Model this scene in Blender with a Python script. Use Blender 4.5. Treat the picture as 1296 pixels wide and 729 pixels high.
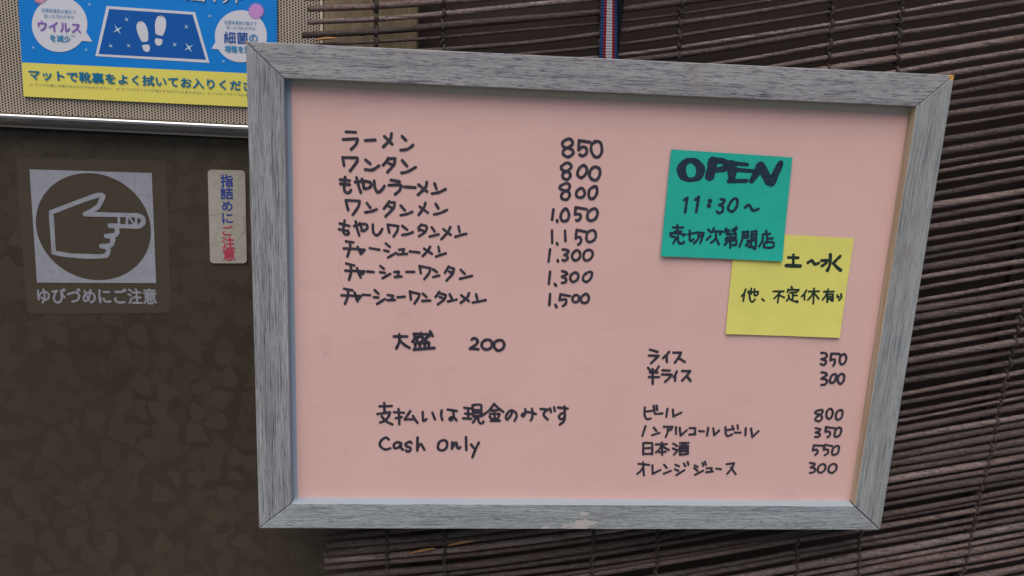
import bpy, bmesh, math, random
from mathutils import Vector, Matrix
random.seed(7)
for o in list(bpy.data.objects):
    bpy.data.objects.remove(o)
SC = bpy.context.scene
COL = SC.collection
CZ = 1.40                                   # height of the board's centre above the pavement

# ------------------------------------------------------------------ camera, sky, sun, exposure
cd = bpy.data.cameras.new('camera')
cam = bpy.data.objects.new('camera', cd)
COL.objects.link(cam)
cd.sensor_width = 36.0
cd.lens = 36.0 * 1111.3 / 1296.0
cd.clip_start = 0.02
cd.clip_end = 2000.0
cam.matrix_world = Matrix(((0.99618, -0.02548, -0.08352, -0.09789),
                           (-0.07473, 0.24608, -0.96637, -0.52514),
                           (0.04518, 0.96892, 0.24323, CZ + 0.14497),
                           (0, 0, 0, 1)))
cd.dof.use_dof = True
cd.dof.focus_distance = 0.545
cd.dof.aperture_fstop = 9.0
SC.camera = cam

SUN_EL, SUN_AZ = math.radians(60), math.radians(-14)    # azimuth: from straight in front of the door, positive towards its right
w = bpy.data.worlds.new('World')
SC.world = w
w.use_nodes = True
nt = w.node_tree
bg = nt.nodes['Background']
sky = nt.nodes.new('ShaderNodeTexSky')
sky.sky_type = 'NISHITA'
sky.sun_disc = False
sky.sun_elevation = SUN_EL
sky.sun_rotation = math.pi - SUN_AZ
sky.air_density = 1.0
sky.dust_density = 2.5
nt.links.new(sky.outputs[0], bg.inputs[0])
bg.inputs[1].default_value = 0.065
sl = bpy.data.lights.new('sun', 'SUN')
sl.energy = 2.3
sl.angle = math.radians(48)
sl.color = (1.0, 0.97, 0.93)
sun = bpy.data.objects.new('sun', sl)
COL.objects.link(sun)
sd = Vector((math.sin(SUN_AZ) * math.cos(SUN_EL), -math.cos(SUN_AZ) * math.cos(SUN_EL), math.sin(SUN_EL)))
sun.rotation_euler = sd.to_track_quat('Z', 'Y').to_euler()
SC.view_settings.view_transform = 'Standard'
SC.view_settings.look = 'None'
SC.view_settings.exposure = 0.45
SC.view_settings.gamma = 1.0

# ------------------------------------------------------------------ measured shapes (mm on the wall plane, x right, z up from the board's centre)
WRITING = [
  ('ramen 850', '-154.83,103.64,1.75 -149.11,103.63,1.75;-156.42,99.12,1.75 -148.46,99.91,1.75! -147.98,99.53,1.75! -148.94,96.62,1.76 -151.8,93.47,1.76;-143.52,99.07,1.76 -137.61,99.62,1.76;-128.05,103.67,1.76 -128.81,100.2,1.76 -132.77,95.8,1.77;-132.19,101.91,1.76 -127.49,97.45,1.77;-121.78,102.4,1.76 -119.5,100.17,1.77;-122.46,94.11,1.77 -118.29,95,1.77 -115.11,97.53,1.77;-22.18,104.66,1.81 -25.15,102.68,1.81 -24.67,99.96,1.82 -21.77,99.29,1.82 -19,98.23,1.82 -18.53,95.89,1.83 -21.44,93.9,1.83 -24.4,95.51,1.82 -24.24,98.02,1.82 -21.47,99.7,1.82 -19.06,101.74,1.82 -20.01,104.28,1.82 -22.18,104.66,1.81;-15.23,104.15,1.82 -15.18,98.37,1.82;-15.18,98.37,1.82 -12.76,100.42,1.82 -10.45,99.34,1.83 -10.27,96.6,1.83 -12.4,94.94,1.83 -14.36,95.58,1.83;-15.22,104,1.82 -8.33,103.33,1.82;-4.62,103.95,1.82 -7.43,101.8,1.82 -7.32,97.89,1.83 -5.19,94.82,1.83 -2.77,94.6,1.83 -0.96,97.35,1.83 -1.24,101.26,1.83 -2.77,103.7,1.82 -5.82,103.9,1.82'),
  ('wonton 800', '-22.33,90.24,1.83 -25.22,87.77,1.83 -24.14,85.75,1.84 -20.56,84.77,1.84 -19.16,82.84,1.84 -20.3,80.65,1.84 -22.05,80.27,1.84 -23.88,81.48,1.84 -23.71,83.86,1.84 -20.63,85.88,1.84 -19,88,1.84 -20.07,89.85,1.83 -22.33,90.24,1.83;-12.17,89.04,1.84 -14.42,86.58,1.84 -14.86,83.39,1.84 -12.73,81.56,1.85 -10.42,83.15,1.85 -9.24,85.98,1.84 -10.21,88.48,1.84 -12.17,89.04,1.84;-4.6,88.53,1.84 -7.03,86.46,1.84 -7.43,82.86,1.85 -5.02,80.56,1.85 -2.47,81.05,1.85 -1.08,84.29,1.85 -1.63,87.45,1.84 -4.6,88.53,1.84;-156.76,88.46,1.76 -155.96,83.65,1.77;-156.76,88.46,1.76 -148.12,88.63,1.77! -148.43,86.19,1.77 -152.36,80.71,1.78;-143.31,87.6,1.77 -140.4,85.36,1.77;-143.44,81.85,1.78 -139.09,81.84,1.78 -135.24,84.42,1.78;-129.65,89.16,1.77 -131.08,86.84,1.78 -132.83,84.75,1.78;-130.13,88.66,1.78 -125.78,89.06,1.78! -126.38,85.4,1.78 -130.21,80.71,1.78;-129.46,86.09,1.78 -127.43,85.36,1.78;-121.41,88.01,1.78 -118.61,84.87,1.78;-121.78,80.52,1.79 -118.07,81.47,1.79 -113.41,84.25,1.79'),
  ('bean sprout ramen 800', '-155.33,76.87,1.78 -155.82,72.12,1.78 -155.82,69.26,1.79 -154.78,67.49,1.79 -152.76,67.72,1.79 -151.95,69.15,1.79;-158.23,75.13,1.78 -152.76,74.84,1.78;-158.07,72.69,1.78 -152.76,72.39,1.79;-149.38,74.15,1.79 -144.7,74.8,1.79 -141.07,74.44,1.79 -139.68,72.69,1.79 -141.45,70.74,1.79 -144.2,70.4,1.79;-145.35,76.17,1.78 -144.7,73.74,1.79 -144.2,70.48,1.79;-148.58,76.78,1.78 -147.27,71.6,1.79 -145.97,67.88,1.79;-138.08,75.2,1.79 -137.57,71.13,1.79 -135.92,68.39,1.8 -133.74,69.62,1.8 -131.9,72.31,1.79;-128.05,76.05,1.79 -122.85,75.26,1.79;-129.15,72.9,1.79 -122.41,73.3,1.8! -121.84,72.83,1.8! -122.77,70,1.8 -125.51,67.44,1.8;-120.04,72.24,1.8 -113.35,71.98,1.8;-106.56,75.51,1.8 -107.31,72.19,1.8 -111.64,67.75,1.81;-111.43,73.86,1.8 -106.28,69.92,1.81;-101.81,74.85,1.8 -100.59,71.6,1.81;-103.14,68.71,1.81 -99.06,69.59,1.81 -95.17,71.63,1.81;-22.13,77.72,1.76 -25.23,75.85,1.76 -24.73,74.11,1.76 -20.65,73.13,1.77 -18.92,71.27,1.77 -19.88,68.42,1.77 -21.94,67.79,1.77 -24.11,69.08,1.77 -23.31,71.92,1.77 -19.9,74.04,1.76 -19.24,76.46,1.76 -20.53,77.77,1.76 -22.13,77.72,1.76;-12.32,75.19,1.77 -14.54,73.43,1.77 -14.85,70.61,1.77 -12.75,69.39,1.77 -10.37,70.12,1.77 -9.63,72.39,1.77 -10.92,74.75,1.77 -12.32,75.19,1.77;-4.25,76.43,1.77 -6.86,74.5,1.77 -7.1,70.87,1.77 -5.67,68.83,1.78 -3.47,69.79,1.78 -2.07,73.06,1.77 -2.7,76.25,1.77 -4.25,76.43,1.77'),
  ('wonton noodles 1,050', '-28.5,61.44,1.78 -28.95,55.1,1.78;-25.86,54.87,1.79 -25.64,53.9,1.79;-21.44,62.16,1.78 -23.51,59.01,1.78 -23.48,55.76,1.79 -21.53,54.36,1.79 -19.17,55.5,1.79 -18.64,58.76,1.78 -19.94,61.56,1.78 -21.44,62.16,1.78;-14.7,63.19,1.78 -14.94,59.29,1.78;-14.91,58.89,1.79 -12.08,58.98,1.79 -11.24,57.38,1.79 -12.4,55.14,1.79 -13.87,55.26,1.79;-14.7,63.19,1.78 -7.83,62.29,1.78;-3.8,62.74,1.79 -6.72,60.38,1.79 -6.97,56.71,1.79 -4.91,55.22,1.79 -2.14,56.45,1.79 -0.82,59.76,1.79 -1.73,62.33,1.79 -3.8,62.74,1.79;-155.02,62.8,1.66 -153.57,56.98,1.67;-155.02,62.8,1.66 -146.76,62.75,1.67! -147.48,59.25,1.67 -150.81,54.16,1.67;-142.38,61.57,1.67 -140.25,58.83,1.67;-143.32,55.91,1.67 -139.74,56.61,1.67 -136.49,57.96,1.67;-128.88,63.02,1.67 -130.8,60.23,1.67 -132.09,58.52,1.68;-129.2,62.52,1.67 -125.77,62.47,1.67! -126.3,59.13,1.68 -131.07,53.81,1.68;-129.34,60.27,1.67 -127.53,59.26,1.68;-121.99,60.77,1.68 -119.49,58.03,1.68;-121.9,54.78,1.68 -118.06,55.66,1.68 -114.88,57.18,1.68;-107.11,62.93,1.68 -107.88,60.16,1.68 -111.07,55.3,1.69;-110.51,60.49,1.68 -105.51,56.99,1.69;-100.86,62.48,1.68 -99.15,59.87,1.69;-101.69,55.94,1.69 -97.92,56.9,1.69 -93.85,58.96,1.69'),
  ('bean sprout wonton noodles 1,150', '-155.69,50.46,1.58 -156.51,43.92,1.59 -155.21,41.87,1.59 -153.25,42.35,1.59 -153.74,44.34,1.59;-158.62,48.54,1.59 -152.92,47.22,1.59;-159.11,45.01,1.59 -153.74,44.01,1.59;-149.99,47.31,1.59 -145.83,48.61,1.59 -142.56,48.38,1.59 -141.98,46.48,1.59 -143.77,44.66,1.6 -145.57,44.6,1.59;-146.57,49.09,1.59 -145.08,44.95,1.59;-149.01,50.18,1.59 -148.19,45.86,1.59 -146.87,41.54,1.6;-138.72,48.51,1.59 -138.45,44.07,1.6 -136.79,42.02,1.6 -134.75,42.92,1.6 -132.97,46.01,1.6;-129.71,48.46,1.6 -128.68,43.95,1.6;-129.72,48.79,1.6 -123.3,47.99,1.6! -123.92,44.95,1.6 -126.02,41.51,1.61;-120.84,48.24,1.6 -117.84,45.98,1.6;-120.76,42.68,1.61 -117.47,43.29,1.61 -114.35,44.57,1.61;-109.25,49.45,1.6 -110.94,47.46,1.6 -110.66,45.78,1.61;-109.24,49.28,1.6 -106.26,48.7,1.6! -105.9,47.37,1.61 -107.16,44.63,1.61 -110.59,42.15,1.61;-109.68,46.24,1.61 -108.01,45.61,1.61;-102.94,47.97,1.61 -101.06,45.49,1.61;-103.96,42.19,1.61 -98.69,43.71,1.61;-91.51,48.5,1.61 -93.08,45.07,1.61 -96.79,40.72,1.62;-95.79,47.01,1.61 -91.21,43.6,1.62;-86.55,48.99,1.61 -85.78,45.8,1.62;-88.35,42.5,1.62 -84.72,43.8,1.62 -81.58,44.58,1.62;-28.66,48.31,1.62 -28.06,40.52,1.62;-25.12,40.52,1.63 -24.74,39.54,1.63;-20.53,48.4,1.62 -19.81,42.01,1.63;-13.23,49.12,1.62 -13.55,43.85,1.63;-13.56,44.01,1.63 -11.23,44.74,1.63 -10.06,43.13,1.63 -10.42,41.05,1.63 -11.66,39.94,1.63;-13.23,49.12,1.62 -7.28,48.16,1.62;-3.75,49.26,1.62 -6.49,47.36,1.62 -6.62,43.24,1.63 -4.88,41.8,1.63 -2.09,42.96,1.63 -0.89,45.89,1.63 -1.91,48.74,1.63 -3.75,49.26,1.62'),
  ('chashu noodles 1,300', '-29.13,36.35,1.63 -29.68,28.61,1.64;-23.99,29.61,1.64 -23.78,28.78,1.64;-21.28,36.5,1.63 -18.48,36.25,1.63 -17.42,35.04,1.63 -19.93,33.05,1.64! -18.08,32.28,1.64 -17.96,30.45,1.64 -19.87,29.39,1.64 -20.89,29.86,1.64;-12.09,36.44,1.63 -14.75,34.29,1.64 -14.9,31.37,1.64 -12.74,29.76,1.64 -10.38,31.5,1.64 -10.15,34.42,1.64 -12.09,36.44,1.63;-4.96,36.82,1.64 -7.55,34.92,1.64 -7.63,31.16,1.64 -5.32,29.81,1.64 -2.58,32.14,1.64 -2.4,35.48,1.64 -4.96,36.82,1.64;-154.88,37.59,1.6 -150.46,37.05,1.6;-152.43,36.99,1.6 -152.43,33.52,1.6 -154.07,28.13,1.61;-156.2,33.16,1.6 -147.83,33.07,1.61;-148.16,33.06,1.61 -143.56,32.68,1.61! -144.7,31.29,1.61 -146.18,30.74,1.61;-147.84,34.42,1.61 -145.85,29.9,1.61;-140.44,33.8,1.61 -134.66,32.95,1.61;-130.74,36.97,1.61 -128.25,35.01,1.61;-131.69,32.7,1.61 -129.04,32.1,1.61;-129.33,28.17,1.62 -124.4,31.21,1.62;-122.44,33.31,1.62 -119.63,33.74,1.62! -120.42,30.82,1.62;-123.23,30.39,1.62 -117.6,30.9,1.62;-115.96,32.48,1.62 -110.14,31.97,1.62;-103.65,35.75,1.62 -105.25,32.8,1.62 -108.02,29.81,1.62;-107.28,34.45,1.62 -102.39,31.35,1.63;-98.5,35.9,1.62 -97.93,33.02,1.62;-99.85,29.71,1.63 -96.87,30.91,1.63 -93.89,31.94,1.63'),
  ('chashu wonton 1,300', '-28.33,22.12,1.64 -28.71,14.2,1.65;-25,14.3,1.65 -24.11,13.14,1.66;-20.79,22.67,1.65 -18.44,22.06,1.65 -17.54,20.83,1.65 -20.74,19.05,1.65! -18.19,17.86,1.65 -18.06,15.75,1.66 -20.5,15.1,1.65;-13.06,21.87,1.65 -15.18,20.05,1.65 -15.19,17.52,1.65 -13.52,15.96,1.66 -11.11,17.21,1.66 -10.2,19.76,1.65 -11.4,21.75,1.65 -13.06,21.87,1.65;-3.59,22.64,1.65 -6.75,20.28,1.65 -7.06,17.32,1.66 -4.82,16.11,1.66 -2.47,18.29,1.66 -1.71,21.68,1.65 -3.59,22.64,1.65;-154.73,23.68,1.61 -149.95,22.62,1.62;-152.1,22.56,1.62 -151.76,18.63,1.62 -153.08,13.43,1.63;-155.39,19.21,1.62 -146.97,19.28,1.62;-147.8,18.91,1.62 -143.83,19.19,1.62! -144.9,17.45,1.62 -146.97,17.22,1.62;-148.13,20.96,1.62 -145.97,15.18,1.63;-147.3,18.24,1.62 -144.82,18.31,1.62;-142.17,19.07,1.62 -138.03,18.84,1.63;-133.92,22.73,1.62 -131.74,21.08,1.63;-134.05,18.78,1.63 -131.22,18.51,1.63;-132.52,15.03,1.63 -127.89,17.91,1.63;-125.24,19.19,1.63 -122.58,19.44,1.63! -123.04,16.49,1.63;-125.04,16.09,1.63 -120.87,16.55,1.63;-117.91,19.4,1.63 -113.08,19.53,1.63;-109.89,23.41,1.63 -108.97,18.95,1.64;-109.89,23.41,1.63 -103.18,22.22,1.63! -103.95,19.09,1.64 -106.72,15.21,1.64;-101.5,21.58,1.64 -99.11,19.92,1.64;-101.38,16.57,1.64 -97.54,17.71,1.64;-91.82,23.58,1.64 -93.27,21.12,1.64 -94.06,19.54,1.64;-91.99,23.4,1.64 -88.59,22.29,1.64! -89.34,19.06,1.64 -92.93,14.71,1.65;-91.57,20.47,1.64 -90.04,19.82,1.64;-84.37,21.71,1.64 -81.76,19.19,1.65;-84.7,15.98,1.65 -80.93,16.95,1.65 -77.17,18.1,1.65'),
  ('chashu wonton noodles 1,500', '-156.07,7.65,1.63 -150.93,6.75,1.63;-153.75,6.68,1.63 -153.75,3.03,1.64 -155.58,-2.07,1.64;-157.57,3.45,1.64 -149.43,3.31,1.64;-149.84,3.48,1.64 -145.76,3.23,1.64! -147.26,1.45,1.64 -148.59,1.42,1.64;-149.6,5.4,1.64 -147.75,-0.13,1.64;-144.6,4.13,1.64 -140.1,3.9,1.64;-137.29,7.28,1.64 -134.93,5.08,1.64;-137.75,2.74,1.64 -134.91,2.64,1.64;-135.72,-1.58,1.65 -130.89,1.69,1.65;-129.24,4.35,1.64 -125.89,3.92,1.65! -126.7,1.45,1.65;-129.37,1.03,1.65 -124.68,1.32,1.65;-123.03,3.12,1.65 -118.67,3.58,1.65;-115.54,6.98,1.65 -114.78,1.75,1.65;-115.53,6.8,1.65 -109.63,5.56,1.65! -110.09,3.27,1.65 -112.54,-0.65,1.66;-107.53,5.79,1.65 -105.13,3.75,1.65;-107.77,1.05,1.66 -102.89,1.52,1.66;-97.28,7.1,1.65 -98.74,4.87,1.66 -99.56,3.89,1.66;-97.6,6.57,1.65 -93.18,5.28,1.66! -94.12,2.36,1.66 -97.93,-0.82,1.66;-97.03,4.04,1.66 -95.33,3.47,1.66;-90.83,5.87,1.66 -89.4,3.45,1.66;-91.71,1.1,1.66 -86.32,2.47,1.66;-78.66,6.88,1.66 -80.08,3.59,1.66 -83.71,0.42,1.67;-83.53,5.35,1.66 -78.66,1.78,1.67;-74.22,6.29,1.66 -73.43,3.32,1.67;-76.24,0.78,1.67 -72.35,1.59,1.67 -68.12,2.58,1.67;-27.52,7.62,1.66 -27.6,0.29,1.67;-23.81,0.73,1.67 -22.88,-0.96,1.67;-20.89,7.63,1.66 -21.35,4.21,1.67;-21.33,3.87,1.67 -17.37,4.31,1.67 -17.21,1.75,1.67 -18.94,-0.01,1.67;-20.88,7.46,1.66 -14.84,6.59,1.67;-11.07,7.37,1.67 -12.9,6.13,1.67 -12.83,3.57,1.67 -10.76,2.59,1.67 -9.02,4.09,1.67 -9.19,6.65,1.67 -11.07,7.37,1.67;-5.12,8.2,1.67 -7.33,6.27,1.67 -7.5,3.7,1.67 -5.56,2.21,1.67 -3.13,3.38,1.67 -2.64,5.96,1.67 -3.85,7.89,1.67 -5.12,8.2,1.67'),
  ('large serving 200', '-125,-22.63,1.86 -116.81,-22.45,1.87;-121.72,-21.15,1.86 -121.65,-25.91,1.87 -123.43,-30.48,1.87;-120.68,-25.76,1.87 -118.19,-28.1,1.87 -115.09,-29.92,1.88;-112.49,-20.56,1.87 -102.99,-20.67,1.87;-112.31,-20.87,1.87 -112.13,-23.77,1.87 -113.44,-25.74,1.87;-110.92,-23.1,1.87 -108.48,-22.27,1.87;-108.22,-19.95,1.87 -106.61,-23.65,1.87 -103.17,-26.17,1.88;-102.97,-21.64,1.87 -107.8,-25.49,1.87;-102.42,-18.72,1.87 -100.81,-21.72,1.87;-110.9,-24.07,1.87 -109.63,-26.3,1.87;-111.77,-26.67,1.87 -111.4,-30.23,1.88;-111.77,-26.67,1.87 -102.87,-26.16,1.88! -103.09,-30.06,1.88;-108.7,-26.61,1.87 -108.63,-30.17,1.88;-105.63,-26.54,1.88 -105.55,-30.11,1.88;-112.31,-31.03,1.88 -99.4,-29.59,1.88;-75.89,-23.51,1.88 -74.55,-22.63,1.88 -72.34,-23.88,1.89 -72.87,-26.5,1.89 -76.8,-29.64,1.89! -71.5,-29.93,1.89;-66.46,-23.43,1.89 -69.18,-25.44,1.89 -69.06,-28.7,1.89 -66.2,-30.08,1.9 -63.46,-28.58,1.9 -62.94,-25.96,1.89 -63.95,-24.03,1.89 -66.46,-23.43,1.89;-58.67,-23.59,1.89 -61.41,-25.28,1.89 -61.27,-28.54,1.9 -58.69,-30.58,1.9 -55.94,-29.08,1.9 -55.12,-26.45,1.9 -56.15,-24.19,1.89 -58.67,-23.59,1.89'),
  ('payment in cash only please', '-133.59,-69.83,1.67 -125.91,-69.49,1.68;-130.68,-67.5,1.67 -130.42,-73.76,1.68;-134.96,-75.08,1.68 -126.93,-73.71,1.68! -127.66,-76.18,1.68 -129.91,-79.5,1.69 -133.09,-80.86,1.69;-132.22,-76.52,1.68 -129.65,-79.77,1.69 -125.31,-82.08,1.69;-124.39,-73.67,1.68 -118.04,-73.96,1.68;-121.53,-71.44,1.68 -120.94,-77.73,1.69 -120.88,-81.91,1.69;-123.27,-77.76,1.69 -119.52,-76.89,1.69;-114,-72.7,1.68 -115.98,-76.01,1.69 -117.46,-78.51,1.69! -111.1,-78.25,1.69;-112.16,-76.07,1.69 -109.26,-80.76,1.69;-105.94,-73.24,1.69 -105.63,-78.62,1.69 -104.95,-79.43,1.69 -103.44,-78.15,1.69;-99.71,-73.58,1.69 -97.96,-78.18,1.7;-93.72,-71.85,1.69 -94.04,-75.15,1.69 -93.19,-78.44,1.7;-89.79,-71.35,1.69 -83.98,-72.26,1.69;-86.34,-72.02,1.69 -85.81,-76.13,1.7;-85.27,-77.23,1.7 -87.34,-76.43,1.7 -88.59,-77.83,1.7 -87.54,-78.64,1.7 -85.53,-76.96,1.7 -83.94,-78.76,1.7;-79.23,-69.88,1.69 -73.67,-70.34,1.7;-76.75,-70.23,1.69 -76.27,-77.1,1.7;-78.43,-73.93,1.7 -74.04,-74.31,1.7;-79.71,-77.26,1.7 -74.45,-77.41,1.7;-73.95,-67.99,1.64 -73.17,-75.68,1.64;-73.69,-67.98,1.64 -69.85,-67.54,1.64 -68.18,-68.17,1.64! -67.92,-75.44,1.65;-73.06,-71.38,1.64 -68.17,-71.47,1.64;-73.15,-73.2,1.64 -68.1,-73.23,1.64;-72.91,-75.67,1.64 -67.76,-75.44,1.65;-71.61,-75.93,1.64 -72.05,-78.15,1.65 -73.27,-80.1,1.65;-70.06,-76.19,1.65 -69.7,-78.95,1.65 -68.35,-80.59,1.65 -66.81,-80.29,1.65 -66.44,-79.18,1.65;-60,-66.84,1.64 -63.01,-71.4,1.64 -66.91,-74.76,1.64;-60,-66.84,1.64 -56.88,-69.93,1.64 -53.67,-72.36,1.65;-61.71,-71.65,1.64 -57.34,-71.31,1.64;-62.4,-73.87,1.65 -56.2,-73.78,1.65;-59.66,-71.35,1.64 -59.01,-78.52,1.65;-62.59,-75.53,1.65 -61.5,-77.17,1.65;-56.17,-74.61,1.65 -57.11,-76.83,1.65;-61.69,-78.84,1.65 -55.74,-78.59,1.65;-60.97,-77.44,1.65 -57.09,-77.39,1.65;-48,-71.73,1.65 -48.66,-74.5,1.65 -50.86,-77.58,1.65 -51.96,-75.93,1.65 -50.56,-72.59,1.65 -48.03,-71.17,1.65 -45.35,-73.07,1.65 -44.97,-75.55,1.65 -46.14,-78.34,1.66;-39.52,-70.22,1.65 -39.15,-72.42,1.65 -40.31,-75.21,1.66 -41.65,-74.4,1.65 -39.15,-72.42,1.65 -36.55,-72.39,1.65 -32.32,-73.6,1.66;-35.12,-69.88,1.65 -34.53,-73.19,1.66 -34.78,-76.52,1.66 -35.64,-78.09,1.66;-29.39,-69.9,1.65 -24.42,-70.27,1.66! -26.68,-71.96,1.66 -27.06,-74.47,1.66 -24.3,-77.21,1.66;-23.17,-69.42,1.66 -22.51,-71.9,1.66;-20.61,-68.55,1.66 -20.03,-71.31,1.66;-17.99,-68.79,1.66 -11.68,-69.41,1.66;-13.86,-67.9,1.66 -13.2,-74.55,1.66 -13.75,-78.45,1.67 -16.24,-80.72,1.67;-13.26,-73.43,1.66 -15.15,-72.63,1.66 -17.11,-74.88,1.66 -15.95,-76.81,1.67 -13.64,-75.94,1.67 -13.26,-73.43,1.66'),
  ('Cash only', '-127.52,-92.63,1.76 -129.3,-91.37,1.76 -131.93,-93,1.76 -133.38,-96.23,1.76 -131.29,-99.1,1.77 -128.92,-99.71,1.77 -126.56,-98.85,1.77;-120.11,-95.11,1.77 -122.18,-94.49,1.76 -124.23,-96.44,1.77 -123.61,-98.69,1.77 -120.95,-98.02,1.77 -119.52,-95.1,1.77! -119.47,-98.32,1.77 -118.27,-99.6,1.77;-112.71,-95.02,1.77 -113.91,-94.07,1.77 -116.55,-95.71,1.77 -115.93,-97.31,1.77 -113.54,-98.25,1.77 -113.51,-100.19,1.77 -115.28,-101.05,1.77 -116.18,-100.22,1.77;-108.93,-90.93,1.76 -108.94,-100.14,1.78;-108.97,-98.53,1.77 -106.77,-95.6,1.77 -105.54,-97.52,1.77 -104.31,-99.64,1.78;-92.56,-92.85,1.77 -94.9,-94.49,1.77 -95.52,-98.38,1.78 -93.27,-99.97,1.78 -90.61,-98.97,1.78 -89.5,-95.72,1.78 -90.46,-93.15,1.77 -92.56,-92.85,1.77;-86.26,-94.07,1.78 -86.43,-98.6,1.78;-86.32,-98.28,1.78 -83.88,-94.04,1.78 -82.86,-97.91,1.78 -81.36,-98.22,1.78 -81.08,-97.57,1.78;-77.42,-90.42,1.78 -76.94,-99.47,1.79;-73.95,-95.54,1.78 -72.07,-98.12,1.79;-68.9,-94.19,1.78 -70.84,-98.75,1.79 -72.74,-104.63,1.79'),
  ('rice 350', '39.61,-27.97,1.73 44.73,-29.32,1.74;39.2,-32.02,1.74 45.72,-31.99,1.74! 41.14,-37.17,1.74;52.39,-29.16,1.74 50.68,-31.37,1.74 48.76,-33.49,1.74;51,-32.14,1.74 51.5,-36.03,1.75;55.3,-29.62,1.74 60.33,-29.62,1.74! 59.31,-32.24,1.75 56.93,-36.45,1.75;59.16,-33.28,1.75 63.43,-35.8,1.75;154.51,-27.81,1.67 157.19,-27.98,1.68 158.54,-29.76,1.68 157.43,-31.36,1.68 155.09,-32.08,1.68! 158.12,-33.16,1.68 158.37,-34.96,1.68 156.97,-36.12,1.68 155.1,-35.48,1.68;161.24,-28.35,1.68 161.38,-32.64,1.68;161.38,-32.64,1.68 163.98,-32.13,1.68 164.52,-34.39,1.69 163.69,-36.45,1.69;161.2,-28.12,1.68 166.11,-28.25,1.68 168.04,-29.34,1.68;169.47,-28.41,1.68 167.72,-30.25,1.68 167.73,-33.42,1.69 169.13,-35.44,1.69 171.03,-34.72,1.69 171.98,-31.98,1.69 171.12,-29.05,1.68 169.47,-28.41,1.68'),
  ('half rice 300', '156.35,-41.36,1.69 158.6,-41.55,1.69 160.34,-42.89,1.69 158.56,-44.52,1.69 156.93,-45.69,1.69! 160.14,-46.32,1.7 161.06,-48.13,1.7 159.72,-49.76,1.7 157.53,-50.12,1.7;165.4,-42.34,1.69 163.4,-43.97,1.69 162.88,-46.73,1.7 163.81,-48.54,1.7 165.75,-48.05,1.7 166.71,-45.28,1.7 166.62,-43,1.7 165.4,-42.34,1.69;169.87,-42.25,1.7 168.3,-43.88,1.7 168.31,-47.09,1.7 170.16,-49.12,1.7 171.79,-47.95,1.7 172.52,-45.18,1.7 171.72,-42.68,1.7 169.87,-42.25,1.7;39.4,-40.33,1.69 41.39,-43.01,1.69;46.45,-39.26,1.69 44.63,-42.69,1.7;40.93,-43.54,1.7 45.96,-43.45,1.7;40.53,-46.59,1.7 47.24,-46.58,1.7;42.39,-41.16,1.69 43.46,-51.38,1.7;41.09,-42.5,1.69 45.09,-42.16,1.7;49.1,-41.82,1.7 53.91,-41.99,1.7;49.1,-44.7,1.7 55.42,-44.75,1.7! 54.1,-46.98,1.7 51.56,-49.66,1.71;58.75,-42.43,1.7 57.95,-44.81,1.7 56.84,-46.4,1.7;58.05,-45.85,1.7 58.09,-49.01,1.71;62.26,-42.1,1.7 67.58,-42.11,1.7! 65.59,-45.19,1.71 62.88,-48.66,1.71;65.9,-45.71,1.71 68.48,-48.83,1.71'),
  ('beer 800', '39.58,-67.82,1.55 39.89,-73.28,1.55 41.65,-76.08,1.56 44.29,-75.64,1.56;39.84,-70.87,1.55 44.82,-70.15,1.55;45.28,-66.62,1.55 46.18,-69.97,1.55;47.25,-66.43,1.55 47.98,-69.54,1.55;46.44,-71.17,1.55 47.15,-72.37,1.56 51.86,-71.9,1.56;54.79,-68.64,1.56 54.53,-74.28,1.56;58.51,-69.15,1.56 59.26,-73.97,1.56! 64.38,-71.15,1.56;159.85,-67.88,1.59 156.42,-68.75,1.59 156.24,-70.38,1.59 159.96,-71.56,1.6 161.08,-74,1.6 159.38,-76.07,1.6 156.9,-75.29,1.6 157.02,-73.24,1.6 160.58,-70.32,1.6 160.7,-68.28,1.59 159.85,-67.88,1.59;166.05,-66.97,1.59 163.9,-68.64,1.6 164.01,-72.32,1.6 165.88,-74.34,1.6 167.63,-72.68,1.6 167.91,-68.99,1.6 166.05,-66.97,1.59;173.27,-67.68,1.6 170.73,-69.36,1.6 170.67,-73.45,1.6 172.66,-74.66,1.61 174.75,-72.58,1.6 174.63,-68.89,1.6 173.27,-67.68,1.6'),
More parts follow.
